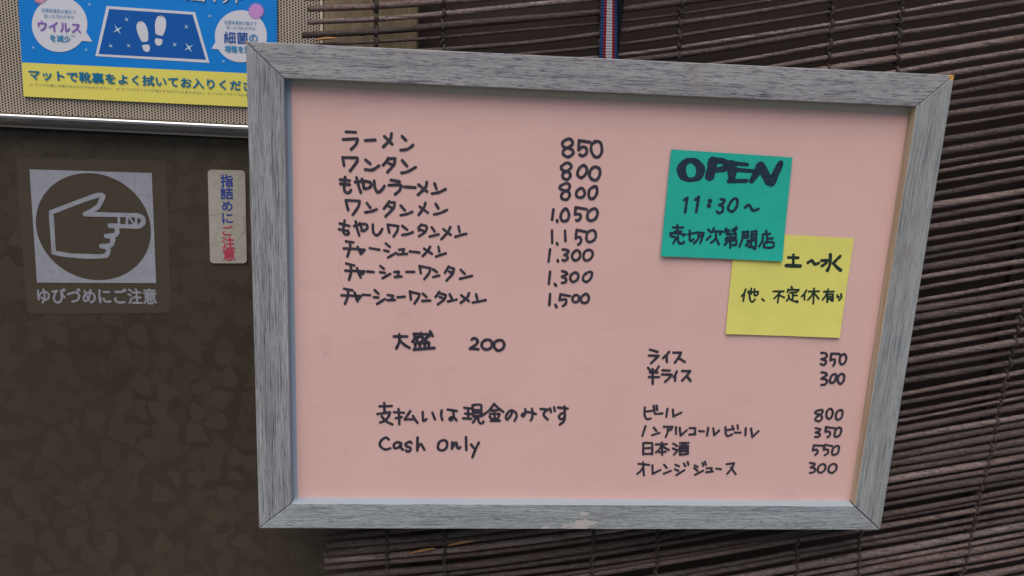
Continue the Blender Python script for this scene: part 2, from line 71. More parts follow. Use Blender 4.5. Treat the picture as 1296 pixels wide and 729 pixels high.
  ('alcohol-free beer 350', '157.67,-81.03,1.61 160.95,-81.82,1.61 159.98,-83.48,1.61 158.08,-84.08,1.61! 160.99,-85.12,1.61 160.85,-87.03,1.61 158.12,-87.39,1.61;164.74,-80.53,1.61 164.74,-83.42,1.61;164.74,-83.42,1.61 167.52,-83.39,1.61 168.26,-85.86,1.61 166.73,-87.54,1.62;164.68,-80.12,1.61 171.15,-80.86,1.61;173.87,-80.41,1.61 171.77,-82.5,1.61 171.5,-86.23,1.62 173.23,-87.21,1.62 175.36,-85.36,1.62 175.63,-81.63,1.61 173.87,-80.41,1.61;41.16,-81.18,1.52 39.58,-88.03,1.53;46.76,-82.08,1.52 48.89,-84.49,1.53;46.07,-87.46,1.53 50.93,-85.77,1.53;53.46,-81.34,1.52 59.39,-81.26,1.53! 58.44,-83.55,1.53;56.37,-81.95,1.53 56.43,-85.21,1.53 55.43,-88.65,1.53;56.78,-83.98,1.53 58.77,-82.9,1.53;61.72,-81.48,1.53 62.17,-86.36,1.53;64.3,-81.85,1.53 65.38,-87.54,1.53! 69.26,-83.58,1.53;71.06,-82.17,1.53 74.93,-82.12,1.53! 75.09,-86.2,1.54;71.28,-86.82,1.54 75.43,-86.44,1.54;77.68,-84.12,1.54 80.97,-84.41,1.54;83.64,-81.59,1.53 83.43,-87.16,1.54;87.09,-81.96,1.54 88.4,-87.1,1.54! 91.38,-83.54,1.54;95.4,-81.03,1.54 96.04,-85.53,1.54 97.66,-87.56,1.55 100.47,-86.13,1.55;96.02,-83.23,1.54 101,-82.35,1.54;99.98,-80.15,1.54 101.18,-82.59,1.54;103.5,-79.54,1.54 104.1,-82.14,1.54;102.22,-84.96,1.54 106.13,-84.91,1.55;109.36,-81.67,1.54 109.68,-86.59,1.55;112.99,-81.86,1.55 114.62,-87.93,1.55! 118.36,-83.6,1.55'),
  ('japanese rice wine 550', '40.62,-93.16,1.53 41.32,-101.61,1.54;40.62,-93.16,1.53 46.78,-93.09,1.53! 47.33,-101.3,1.54;41.09,-97.01,1.53 46.62,-96.62,1.54;41.28,-101.12,1.54 47.28,-100.73,1.54;49.19,-94.13,1.53 56.66,-93.79,1.54;53.23,-92.6,1.53 54.18,-101.64,1.54;53.1,-94.66,1.54 51.96,-97.55,1.54 49.84,-99.87,1.54;53.87,-94.65,1.54 55.33,-96.27,1.54 58.35,-97.89,1.54;52.16,-99.85,1.54 56.38,-99.31,1.54;61.03,-93.33,1.54 63.76,-95.11,1.54;61.04,-96.79,1.54 63.47,-97.83,1.54;62.22,-101.15,1.55 64.79,-97.82,1.54;65.49,-92.87,1.54 71.54,-92.8,1.54;65.68,-94.92,1.54 66.3,-101.52,1.55;65.68,-94.92,1.54 71.12,-94.86,1.54! 71.67,-100.63,1.55;66.28,-101.35,1.55 71.28,-100.64,1.55;67.47,-93.26,1.54 67.93,-98.19,1.55;69.41,-93.24,1.54 69.88,-98.17,1.55;66.63,-96.72,1.54 70.51,-96.68,1.54;66.81,-98.7,1.55 71.09,-98.66,1.55;158.13,-93.46,1.57 157.84,-97.22,1.58;157.84,-97.22,1.58 160.57,-96.77,1.58 161.41,-98.85,1.58 159.88,-100.54,1.58;158.13,-93.46,1.57 164.96,-93.8,1.58;165.7,-93.37,1.58 165.36,-96.72,1.58;165.36,-96.72,1.58 168.31,-96.68,1.58 168.65,-99.19,1.58 166.69,-100.64,1.58;165.64,-92.96,1.58 170.96,-93.9,1.58;174.54,-93.69,1.58 171.97,-95.39,1.58 171.53,-99.16,1.58 173.47,-100.4,1.59 175.64,-98.7,1.59 175.91,-94.93,1.58 174.54,-93.69,1.58'),
  ('orange juice 300', '157.06,-106.45,1.59 160.79,-107.42,1.59 157.9,-109.81,1.59! 161.22,-110.63,1.59 160.76,-113.17,1.59 158.04,-113.87,1.59;165.98,-107.21,1.59 163.46,-109.34,1.59 163.51,-112.72,1.59 166.04,-113.55,1.6 168.16,-111.41,1.6 168.16,-108.45,1.59 165.98,-107.21,1.59;173.58,-106.97,1.59 171.03,-108.85,1.59 170.93,-112.23,1.6 173.31,-113.74,1.6 175.86,-111.77,1.6 176.03,-108.38,1.59 173.58,-106.97,1.59;38.53,-108.25,1.5 45.97,-109.01,1.5;41.54,-107.15,1.5 43.03,-116.7,1.51;42.17,-110.04,1.5 40.51,-113.38,1.51 38.35,-115.48,1.51;48.15,-109.16,1.51 48.84,-115.4,1.51! 53.9,-112.6,1.51;56.05,-108.67,1.51 58.22,-111.14,1.51;56.48,-115.33,1.51 61.13,-113.2,1.51;63.84,-108.59,1.51 66.45,-109.82,1.51;63.75,-111.93,1.51 66.2,-112.99,1.51;65.18,-116.34,1.52 70.32,-112.7,1.52;69.61,-107.71,1.51 70.81,-109.61,1.51;72.07,-106.44,1.51 72.84,-108.76,1.51;77,-108.89,1.51 79.24,-110.12,1.52;76.97,-110.97,1.52 79.53,-113.04,1.52;78.01,-115.98,1.52 83.44,-112.84,1.52;82.32,-107.17,1.51 83.08,-109.25,1.52;83.78,-106.16,1.51 84.8,-108.4,1.52;85.62,-111.14,1.52 89.13,-110.86,1.52! 89,-113.38,1.52;85.52,-113.99,1.52 90.18,-113.36,1.52;92.32,-111.25,1.52 95.52,-111.64,1.52;99.05,-107.84,1.52 104.1,-107.13,1.52! 103.27,-110.31,1.53 100.21,-114.96,1.53;102.32,-110.32,1.52 106.19,-115.33,1.53'),
  ('T:OPEN', '54.35,94.81,3.4 50.44,92.89,4.58 48.88,88.7,5.92 51.25,84.31,4.46 55.49,82.99,2.68 59.72,84.62,4.46 61.04,89.14,5.94 58.55,93.19,4.59 54.35,94.81,3.4;68.2,94.5,6.3 67.68,90.02,5.94 67.13,85.85,5.96;68.77,95.29,3.41 74.01,95.23,3.71 77.53,92.94,4.16 75.18,90.43,3.87 70.67,89.62,3.42;74.06,94.72,2.97 79.35,94.28,2.97;80.07,93.67,4.46 80.89,89.23,6.34 81.15,83.78,3.74;79.37,94.16,2.97 89.94,93.59,2.38;81.11,90.2,2.83 94.33,89.72,2.54;79.58,83.08,2.84 90.74,83.61,2.4;97.91,93.06,4.63 96.45,88.52,4.64 94.02,83.79,3.45;98.56,93.08,5.23 104.93,83.99,5.42;106.66,83.41,5.27 108.68,88.64,4.96 111,95.14,3.74'),
  ('T:11:30', '52.45,70.2,1.75 54.34,71.79,1.75! 53.77,62.72,1.76;59.51,70.75,1.76 61.5,72.52,1.76! 60.75,63.14,1.77;68.67,70.33,2.69 68.93,70.21,2.69;68.35,67.38,2.7 68.61,67.27,2.7;75.56,71.6,1.76 78.11,71.08,1.76 77.09,68.9,1.77 75.01,67.91,1.77! 77.29,67.07,1.77 77.58,64.31,1.77 75.55,62.83,1.77 73.88,63.88,1.77;83.92,72.07,1.77 82,69.68,1.77 80.84,65.96,1.77 83.23,64.07,1.78 85.54,65.8,1.77 86.54,69.22,1.77 85.8,71.95,1.77 83.92,72.07,1.77;91.68,66.93,1.78 94,68.55,1.77 96.88,65.26,1.78 100.22,66.29,1.78'),
  ('T:closing when sold out', '46.93,52.82,1.5 53.45,53.03,1.5;49.58,54.45,1.5 50.11,50.76,1.5;48.4,50.39,1.5 52.44,50.52,1.5;45.69,49.38,1.5 46.05,47.53,1.51;45.69,49.38,1.5 55.1,48.74,1.51! 53.95,47.77,1.51;48.4,46.98,1.51 49.45,45.77,1.51 47.96,42.91,1.51;50.55,47.36,1.51 51.55,43.34,1.51 54.39,43.11,1.51 54.61,44.05,1.51;46.48,47.54,1.51 48.09,46.97,1.51;56.97,48.8,1.51 61.55,49.87,1.51;57.79,51.31,1.51 58.61,44.8,1.51 60.7,45.8,1.51;62.15,50.2,1.51 66.86,50.04,1.51! 65.98,46.27,1.51 65.29,43.75,1.52;63.77,49.63,1.51 63.48,46.2,1.51 61.25,43.32,1.51;63.98,47.46,1.51 65.79,48.14,1.51;69.45,52.3,1.51 71.16,50.8,1.51;69.17,45.75,1.52 71.42,48.31,1.51;73.1,53.34,1.51 72.1,50.83,1.51;72.69,51.16,1.51 78.64,51.34,1.51! 77.27,49.43,1.51;74.73,49.66,1.51 74.74,46.54,1.52 72.18,43.96,1.52;74.99,47.17,1.52 77.3,43.18,1.52;80.94,53.28,1.51 80.24,51.08,1.51;80.45,52.02,1.51 83.27,52.11,1.51;81.46,51.43,1.51 83.19,49.93,1.52;87.42,54.42,1.51 85.18,51.86,1.52;85.39,52.8,1.51 87.87,53.19,1.51;86.44,51.9,1.52 87.2,50.68,1.52;81.66,49.57,1.52 87.58,50.06,1.52! 87.47,48.19,1.52;81.89,47.39,1.52 87.82,47.88,1.52;81.89,47.39,1.52 81.74,45.82,1.52 88.31,46.33,1.52! 88.34,43.2,1.53 86.13,43.13,1.52;84.13,49.96,1.52 84.76,41.2,1.53;83.91,46.2,1.52 81.1,42.98,1.52;91.84,51.44,1.52 92.02,47.07,1.52 90.68,42.01,1.53;92.19,51.14,1.52 95.26,51.86,1.52! 95.65,48.44,1.52;92.4,49.28,1.52 95.51,49.68,1.52;92.26,47.71,1.52 95.69,48.13,1.52;97.5,51.62,1.52 100.58,52.34,1.52! 100.99,46.09,1.53 100.93,41.06,1.53 99.21,42.27,1.53;97.72,49.75,1.52 100.52,50.15,1.52;97.82,51.63,1.52 97.93,47.88,1.52 100.73,48.28,1.52;95.31,45.92,1.52 100,46.38,1.53;97.69,47.25,1.52 97.94,42.23,1.53 96.33,42.5,1.53;97.23,45.67,1.53 94.68,43.07,1.53;106.84,52.85,1.52 106.99,51.61,1.52;104.93,50.29,1.52 109.61,50.87,1.53;104.93,50.29,1.52 105.09,46.22,1.53 103.28,42.7,1.53;107.81,50.07,1.53 108.09,45.05,1.53;108.11,47.57,1.53 111.55,47.99,1.53;106.82,45.01,1.53 111.85,45.48,1.53 112.75,43.3,1.53 111,41.99,1.53 106.52,42.17,1.53! 106.82,45.01,1.53'),
  ('Y:Sat to Wed', '123.84,35.72,1.97 130.27,35.65,1.97;126.88,37.58,1.76 127.59,30.92,1.77;123.02,30.47,2.36 132.24,30.34,2.51;137.07,32.78,1.98 139.47,34.13,1.98 141.69,31.96,1.98 144.18,32.67,1.98;151.16,38.3,2.36 151.72,31.92,1.99 150.65,27.91,2.38;145.89,34.31,1.98 149.74,34.55,1.98! 148.73,32.48,1.98 146.69,30.82,1.99;157.73,37.53,1.98 153.84,32.94,1.99! 156.45,30.45,1.99 159.34,28.41,2.23'),
  ('Y:other irregular holidays', '98.35,14.26,1.27 97.53,11.55,1.27 96.03,9.44,1.27;97.81,11.87,1.27 97.5,6.34,1.28;99.95,12.24,1.27 106.73,12.85,1.27! 106.34,10.84,1.27 104.86,10.17,1.27;101.83,14.79,1.27 102.23,11.36,1.27;104.04,14.54,1.27 104.42,10.16,1.27;100.46,13.19,1.27 102.11,6.96,1.28 103.77,6.05,1.28 105.15,7.66,1.28;109.79,8.1,1.28 111.18,6.87,1.28;116.67,13.3,1.28 123.53,13.48,1.28;121.7,13.12,1.28 120.06,11.19,1.28 117.86,8.62,1.28;120.57,12.15,1.28 120.4,5.84,1.28;121.38,10.59,1.28 124.35,9.41,1.28;128.14,16.74,1.28 128.92,15.5,1.28;126.19,14.8,1.28 126.11,12.92,1.28;126.23,14.49,1.28 133.42,14.68,1.28! 132.33,13.39,1.28;127.71,12.65,1.28 131.77,12.88,1.28;129.59,12.69,1.28 130.07,8.92,1.28;129.83,10.81,1.28 132.65,10.88,1.28;126.97,11.05,1.28 127.52,9.18,1.28 126.19,7.25,1.28;127.21,9.17,1.28 129.92,7.66,1.28 133.53,6.48,1.29 133.09,7.42,1.29;138.47,14.5,1.28 137.23,11.95,1.28 135.74,10.33,1.28;137.51,12.27,1.28 138.04,8.18,1.29;140.15,13.72,1.28 147.03,14.09,1.28;143.33,15.88,1.28 144.16,5.8,1.29;143.35,13.36,1.28 142.11,10.81,1.29 140.24,8.23,1.29;143.7,13.06,1.28 147.4,9.05,1.29;150.22,13.86,1.29 156.82,14.16,1.29;152.84,15.5,1.29 152.05,12.01,1.29 150,8.48,1.29;152.73,11.71,1.29 153.37,6.98,1.29;152.68,12.03,1.29 156.42,12.44,1.29! 157.03,8.02,1.29 155.73,8.31,1.29;153.21,10.46,1.29 156.34,10.73,1.29;153.41,9.01,1.29 156.54,9.28,1.29;159.35,11.88,1.29 159.89,10.31,1.29 160.79,10.65,1.29;161.79,12.58,1.29 162.42,10.38,1.29 161.1,8.44,1.29'),
]
TEAL = [(41.49, 101.03), (118.21, 99.02), (119.51, 33.43), (40.64, 34.47)]
YELLOW = [(87.45, 51.04), (165.42, 49.39), (164.81, -16.83), (88.08, -15.97)]
POSTER = [(-355.88, 229.63), (-201.24, 238.62), (-204.19, 112.89), (-359.59, 113.68)]
BAND = [(-358.8, 134.31), (-203.78, 133.85), (-204.19, 112.89), (-359.59, 113.68)]
MAT_OUT = [(-305.68, 170.4), (-252.66, 169.4), (-245.05, 139.21), (-314.4, 140.18)]
MAT_IN = [(-304.22, 168.75), (-254.2, 167.88), (-247.14, 141.08), (-312.31, 141.57)]
SOLE_A = [(-288.49, 159.7), (-287.73, 161.71), (-285.45, 162.58), (-283.34, 161.52), (-282.13, 158.96), (-281.5, 155.5), (-281.88, 150.51), (-285.75, 149.91), (-287.58, 154.04), (-288.44, 157.5)]
HEEL_A = [(-285.84, 148.15), (-281.39, 148.77), (-280.9, 146.74), (-281.37, 144.65), (-283.13, 143.87), (-284.85, 144.79), (-285.52, 146.52)]
SOLE_B = [(-277.3, 160.36), (-276.58, 163.88), (-275.18, 165.98), (-273.68, 166.69), (-271.77, 166.14), (-270.46, 164.18), (-270.45, 160.69), (-271.39, 157.15), (-272.96, 154.03), (-277.22, 155)]
HEEL_B = [(-277.46, 152.77), (-273.05, 152.27), (-273.36, 149.74), (-274.8, 148.2), (-276.81, 148.22), (-277.95, 150.11)]
BUBBLE_A = [(-317.82, 158.93), (-318.12, 156.78), (-318.69, 154.65), (-319.53, 152.58), (-320.63, 150.6), (-321.97, 148.74), (-323.52, 147.05), (-325.26, 145.54), (-327.16, 144.25), (-329.18, 143.2), (-331.3, 142.4), (-333.47, 141.88), (-335.65, 141.64), (-337.81, 141.68), (-339.91, 142.01), (-341.91, 142.61), (-343.78, 143.48), (-345.48, 144.59), (-347, 145.94), (-348.29, 147.5), (-349.34, 149.23), (-350.13, 151.12), (-350.66, 153.12), (-350.9, 155.2), (-350.86, 157.33), (-350.54, 159.47), (-349.95, 161.58), (-349.09, 163.63), (-347.98, 165.58), (-346.64, 167.4), (-345.1, 169.07), (-343.37, 170.54), (-341.49, 171.81), (-339.5, 172.84), (-337.41, 173.62), (-335.28, 174.14), (-333.13, 174.39), (-331, 174.36), (-328.92, 174.05), (-326.94, 173.47), (-325.08, 172.63), (-323.37, 171.55), (-321.85, 170.23), (-320.54, 168.7), (-319.47, 166.99), (-318.65, 165.13), (-318.09, 163.14), (-317.82, 161.06)]
TAIL_A = [(-318.82, 154.35), (-315.57, 148.81), (-322.05, 148.92)]
BUBBLE_B = [(-209.17, 157.09), (-209.35, 155.03), (-209.81, 152.98), (-210.53, 150.99), (-211.5, 149.08), (-212.71, 147.3), (-214.14, 145.68), (-215.76, 144.23), (-217.54, 142.99), (-219.45, 141.98), (-221.47, 141.22), (-223.55, 140.72), (-225.65, 140.49), (-227.75, 140.53), (-229.8, 140.84), (-231.77, 141.42), (-233.62, 142.26), (-235.33, 143.33), (-236.86, 144.63), (-238.18, 146.12), (-239.29, 147.79), (-240.15, 149.6), (-240.75, 151.52), (-241.08, 153.52), (-241.14, 155.57), (-240.93, 157.62), (-240.45, 159.65), (-239.72, 161.62), (-238.73, 163.5), (-237.52, 165.25), (-236.1, 166.85), (-234.49, 168.26), (-232.73, 169.48), (-230.84, 170.47), (-228.86, 171.22), (-226.81, 171.72), (-224.73, 171.95), (-222.66, 171.92), (-220.63, 171.63), (-218.68, 171.07), (-216.84, 170.26), (-215.13, 169.22), (-213.6, 167.95), (-212.26, 166.48), (-211.13, 164.84), (-210.25, 163.05), (-209.62, 161.14), (-209.26, 159.14)]
TAIL_B = [(-240.44, 152.88), (-243.44, 147.91), (-237.7, 147.76)]
GERM_A = [(-339.84, 173.99), (-341.47, 173.37), (-340.25, 172.38), (-341.93, 172.32), (-341.18, 170.94), (-342.7, 171.45), (-342.52, 169.83), (-343.7, 170.85), (-344.1, 169.2), (-344.8, 170.61), (-345.74, 169.11), (-345.87, 170.74), (-347.23, 169.59), (-346.78, 171.24), (-348.4, 170.57), (-347.42, 172.05), (-349.1, 171.94), (-347.71, 173.05), (-349.24, 173.52), (-347.62, 174.14), (-348.83, 175.13), (-347.16, 175.19), (-347.9, 176.57), (-346.38, 176.06), (-346.56, 177.67), (-345.39, 176.65), (-344.98, 178.3), (-344.29, 176.9), (-343.35, 178.38), (-343.22, 176.76), (-341.87, 177.91), (-342.31, 176.27), (-340.7, 176.93), (-341.67, 175.47), (-340, 175.58), (-341.38, 174.46)]
GERM_B = [(-210.05, 172.16), (-211.51, 171.42), (-210.41, 170.37), (-212.01, 170.15), (-211.37, 168.76), (-212.91, 169.08), (-212.82, 167.53), (-214.11, 168.36), (-214.57, 166.83), (-215.46, 168.06), (-216.42, 166.74), (-216.8, 168.23), (-218.13, 167.27), (-217.96, 168.83), (-219.52, 168.36), (-218.81, 169.81), (-220.4, 169.88), (-219.25, 171.04), (-220.67, 171.64), (-219.21, 172.37), (-220.3, 173.42), (-218.71, 173.64), (-219.34, 175.02), (-217.81, 174.71), (-217.9, 176.24), (-216.61, 175.43), (-216.16, 176.94), (-215.27, 175.73), (-214.32, 177.04), (-213.93, 175.56), (-212.6, 176.51), (-212.77, 174.96), (-211.22, 175.43), (-211.92, 173.98), (-210.33, 173.92), (-211.48, 172.76)]
STARS = [(-315.61, 170.8, 1.34), (-351.14, 143.62, 1.24), (-319.67, 143.68, 1.36), (-294.09, 163.02, 1.76), (-299.85, 156.66, 3.41), (-304.57, 146.8, 1.77), (-293.72, 147.43, 1.65), (-258.24, 160.41, 1.78), (-265.79, 149.33, 1.79), (-257.3, 147.96, 3.46), (-243.76, 167.55, 1.37), (-236.35, 140.53, 1.29)]
POSTER_TEXT = [
  ('抗菌吸着剤の働きで', -334.31, 166.03, 20.22, 2.31, -0.77, 'print_blue'),
  ('取った汚れの中の', -334.3, 162.87, 17.71, 2.16, 0.34, 'print_blue'),
  ('ウイルス', -334.54, 156.68, 25.19, 5.79, -0.74, 'print_purple'),
  ('を減少', -334.53, 149.86, 12.12, 3.9, -0.95, 'print_blue'),
  ('※2', -326.76, 151.83, 2.58, 1.25, -5.32, 'print_grey'),
  ('抗菌吸着剤の働きで', -225.22, 164.39, 19.62, 2.34, 0.21, 'print_blue'),
  ('取った汚れの中の', -225.04, 161.32, 17.53, 2.19, 0.21, 'print_blue'),
  ('細菌', -228.23, 155.24, 14.74, 6.93, 0.28, 'print_navy'),
  ('の', -217.51, 155.41, 5.07, 4.63, -0.25, 'print_blue'),
  ('増殖を抑制', -225.47, 148.38, 19.65, 3.96, -0.1, 'print_blue'),
  ('抗菌', -255.5, 181.12, 19.02, 9.2, -3.53, 'print_white'),
  ('マット', -234.13, 178.94, 20.76, 6.06, 0.35, 'print_white'),
  ('マットで靴裏をよく拭いてお入りください', -282.94, 126.69, 144.16, 6.23, -0.52, 'print_teal'),
  ('※1 すべての菌に効果があるわけではありません。 ※2 すべてのウイルスが減少するわけではありません。エンベロープタイプのウイルスに効果', -281.8, 120.86, 146.93, 1.42, -0.37, 'print_grey'),
]
FILM = [(-368.24, 74.9), (-274.98, 76.79), (-276.75, -25.66), (-370.21, -28.45)]
SQUARE = [(-360.48, 67.94), (-284.51, 68.37), (-285.59, -5.11), (-362.09, -6.8)]
DISC = [(-286.95, 32.77), (-287.31, 29.27), (-288.02, 25.78), (-289.08, 22.33), (-290.47, 18.97), (-292.19, 15.72), (-294.21, 12.63), (-296.52, 9.71), (-299.1, 7), (-301.92, 4.52), (-304.95, 2.31), (-308.16, 0.38), (-311.52, -1.24), (-314.99, -2.54), (-318.55, -3.51), (-322.16, -4.13), (-325.77, -4.4), (-329.35, -4.32), (-332.87, -3.89), (-336.3, -3.12), (-339.59, -2.01), (-342.71, -0.57), (-345.64, 1.18), (-348.35, 3.22), (-350.8, 5.53), (-352.99, 8.08), (-354.88, 10.86), (-356.46, 13.83), (-357.71, 16.96), (-358.63, 20.22), (-359.21, 23.58), (-359.44, 27.01), (-359.33, 30.48), (-358.87, 33.94), (-358.07, 37.38), (-356.94, 40.74), (-355.5, 44.02), (-353.75, 47.17), (-351.71, 50.16), (-349.41, 52.97), (-346.87, 55.58), (-344.1, 57.95), (-341.14, 60.07), (-338.01, 61.92), (-334.75, 63.48), (-331.38, 64.74), (-327.93, 65.69), (-324.43, 66.31), (-320.93, 66.6), (-317.44, 66.56), (-314, 66.19), (-310.65, 65.49), (-307.41, 64.47), (-304.32, 63.13), (-301.4, 61.49), (-298.69, 59.55), (-296.2, 57.35), (-293.97, 54.89), (-292.01, 52.21), (-290.34, 49.32), (-288.99, 46.25), (-287.97, 43.03), (-287.28, 39.69), (-286.94, 36.26)]
HAND = '-318.61,52.87,3 -349.31,40.5,3.01! -349.79,13.81,3.06! -337.31,12.08,3.07 -319.11,12.27,3.08 -315.65,14.47,3.08 -315.43,17.98,3.07 -319.22,19.03,3.07! -313.66,19.78,3.07 -311.82,22.74,3.06 -312.18,25.62,3.06 -315.69,25.86,3.06! -309.9,26.85,3.06 -308.62,29.78,3.05 -309.01,32.42,3.05 -312.82,32.87,3.04! -296.32,32.94,3.05 -292.95,34.08,3.05 -291.48,36.67,3.05 -292.66,39.39,3.04 -295.9,40.31,3.04! -328.18,40.05,3.02! -320.82,44.29,3.02 -317.82,48.36,3.01 -318.61,52.87,3;-306.95,39.03,1.57 -307.31,33.28,1.58;-301.79,39.2,1.58 -302.13,33.45,1.58;-295.95,39.39,1.58 -296.28,33.63,1.58;-300.6,38.9,1.35 -297.15,33.95,1.36'
TAG = [(-248.96, 71.82), (-225.21, 72.12), (-225.8, 10.31), (-249.71, 9.63)]
FILM_TEXT = ('ゆびづめにご注意', -324.14, -14.97, 76.57, 10.59, 1.05, 'film_white')
TAG_TEXT = [
  ('指', -237.1, 65.1, 7.86, 7.67, 2.05, 'tag_blue'),
  ('詰', -237.37, 56.93, 7.88, 7.72, 1.99, 'tag_blue'),
  ('め', -237.36, 48.62, 6.59, 6.41, 1.92, 'tag_blue'),
  ('に', -237.44, 40.44, 6.61, 6.46, 1.86, 'tag_blue'),
  ('ご', -237.52, 32.31, 6.64, 6.5, 1.8, 'tag_red'),
  ('注', -237.41, 23.92, 7.99, 7.93, 1.74, 'tag_red'),
  ('意', -237.29, 15.98, 8.02, 7.99, 1.68, 'tag_red'),
]
RAIL = [(-370.77, 103.35), (-221.67, 102.1), (-222.24, 94.11), (-371.56, 94.79)]
STILE = [(-174.51, 171.18), (-114.69, 174.12), (-175.45, -206.48)]
SLAT_Z = [198.93, 191.94, 184.28, 177.2, 169.83, 163.13, 157.08, 150.55, 143.74, 137.33, 130.58, 122.48, 115.14, 108.25, 102.35, 94.92, 88.75, 80.39, 73.6, 66.67, 59.21, 52.19, 46.86, 40.14, 33.16, 26.42, 18.69, 11.59, 6.06, -1.13, -8.53, -15.58, -23.36, -30.72, -38.31, -46.89, -54.17, -60.79, -66.07, -72.75, -79.89, -85.86, -91.62, -98.33, -104.14, -110.92, -117.35, -123.58, -129.45, -136.18, -141.23, -146.3, -153.31, -159.72, -166.42, -172.5, -178.49, -185.68, -191.99, -200.19]
SLAT_X = [262.77, 264.14, 265.64, 267.03, 268.48, 269.79, 270.98, 272.26, 273.59, 274.85, 276.17, 277.76, 279.2, 280.55, 281.71, 283.17, 284.38, 286.02, 287.35, 288.71, 290.17, 291.55, 292.6, 293.91, 295.28, 296.6, 298.12, 299.51, 300.6, 302.01, 303.46, 304.84, 306.37, 307.81, 309.3, 310.98, 312.41, 313.71, 314.75, 316.06, 317.46, 318.63, 319.76, 321.07, 322.21, 323.54, 324.8, 326.02, 327.18, 328.5, 329.49, 330.48, 331.86, 333.11, 334.43, 335.62, 336.8, 338.21, 339.44, 341.05]
CORDS = [(-139.8, 180.39, -129.51, -182.28), (-99.85, 182.4, -89.32, -182.24), (-4.14, 187.23, 15.94, -182.12), (45.14, 189.71, 62.63, -182.06), (140.64, 194.53, 166.06, -181.95), (185.22, 196.77, 212.54, -181.89), (302.29, -5.49, 295.21, -207.41)]
STRAP = [['-6.59', '186.7'], ['7.82', '187.42'], ['-4.17', '155.55'], ['9.79', '155.26']]

# ------------------------------------------------------------------ materials
def mat(name, col=(0.5, 0.5, 0.5), rough=0.6, metal=0.0, spec=0.3):
    m = bpy.data.materials.new(name)
    m.use_nodes = True
    b = m.node_tree.nodes['Principled BSDF']
    b.inputs['Base Color'].default_value = (*col, 1)
    b.inputs['Roughness'].default_value = rough
    b.inputs['Metallic'].default_value = metal
    b.inputs['Specular IOR Level'].default_value = spec
    return m

class G:
    """small helper to wire shader nodes"""
    def __init__(s, m):
        s.t = m.node_tree; s.b = s.t.nodes['Principled BSDF']
    def n(s, kind, **kw):
        nd = s.t.nodes.new('ShaderNode' + kind)
        for k, v in kw.items(): setattr(nd, k, v)
        return nd
    def l(s, a, b): s.t.links.new(a, b)
    def put(s, inp, v):
        if hasattr(v, 'links') or hasattr(v, 'is_output'): s.l(v, inp)
        else: inp.default_value = v
    def coord(s, scale=(1, 1, 1), loc=(0, 0, 0)):
        tc = s.n('TexCoord'); mp = s.n('Mapping')
        mp.inputs['Scale'].default_value = scale; mp.inputs['Location'].default_value = loc
        s.l(tc.outputs['Object'], mp.inputs[0]); return mp.outputs[0]
    def noise(s, vec, scale=1, detail=4, rough=0.55, dist=0.0):
        q = s.n('TexNoise'); s.l(vec, q.inputs['Vector'])
        q.inputs['Scale'].default_value = scale; q.inputs['Detail'].default_value = detail
        q.inputs['Roughness'].default_value = rough; q.inputs['Distortion'].default_value = dist
        return q.outputs['Fac']
    def ramp(s, f, stops):
        r = s.n('ValToRGB'); e = r.color_ramp.elements
        while len(e) < len(stops): e.new(0.5)
        for i, (p, c) in enumerate(stops):
            e[i].position = p; e[i].color = (*c, 1) if len(c) == 3 else c
        s.l(f, r.inputs[0]); return r.outputs[0]
    def math(s, op, a, b=0.0, c=0.0):
        q = s.n('Math', operation=op)
        for i, v in enumerate((a, b, c)): s.put(q.inputs[i], v)
        return q.outputs[0]
    def mix(s, f, a, b, blend='MIX'):
        q = s.n('Mix', data_type='RGBA', blend_type=blend)
        s.put(q.inputs[0], f)
        for i, v in ((6, a), (7, b)):
            if isinstance(v, tuple): q.inputs[i].default_value = (*v, 1)
            else: s.l(v, q.inputs[i])
        return q.outputs[2]
    def bump(s, h, strength=0.3, dist=0.0005):
        q = s.n('Bump'); q.inputs['Strength'].default_value = strength; q.inputs['Distance'].default_value = dist
        s.l(h, q.inputs['Height']); s.l(q.outputs[0], s.b.inputs['Normal'])
    def color(s, c): s.put(s.b.inputs['Base Color'], c)

def g1(v): return (v, v, v)

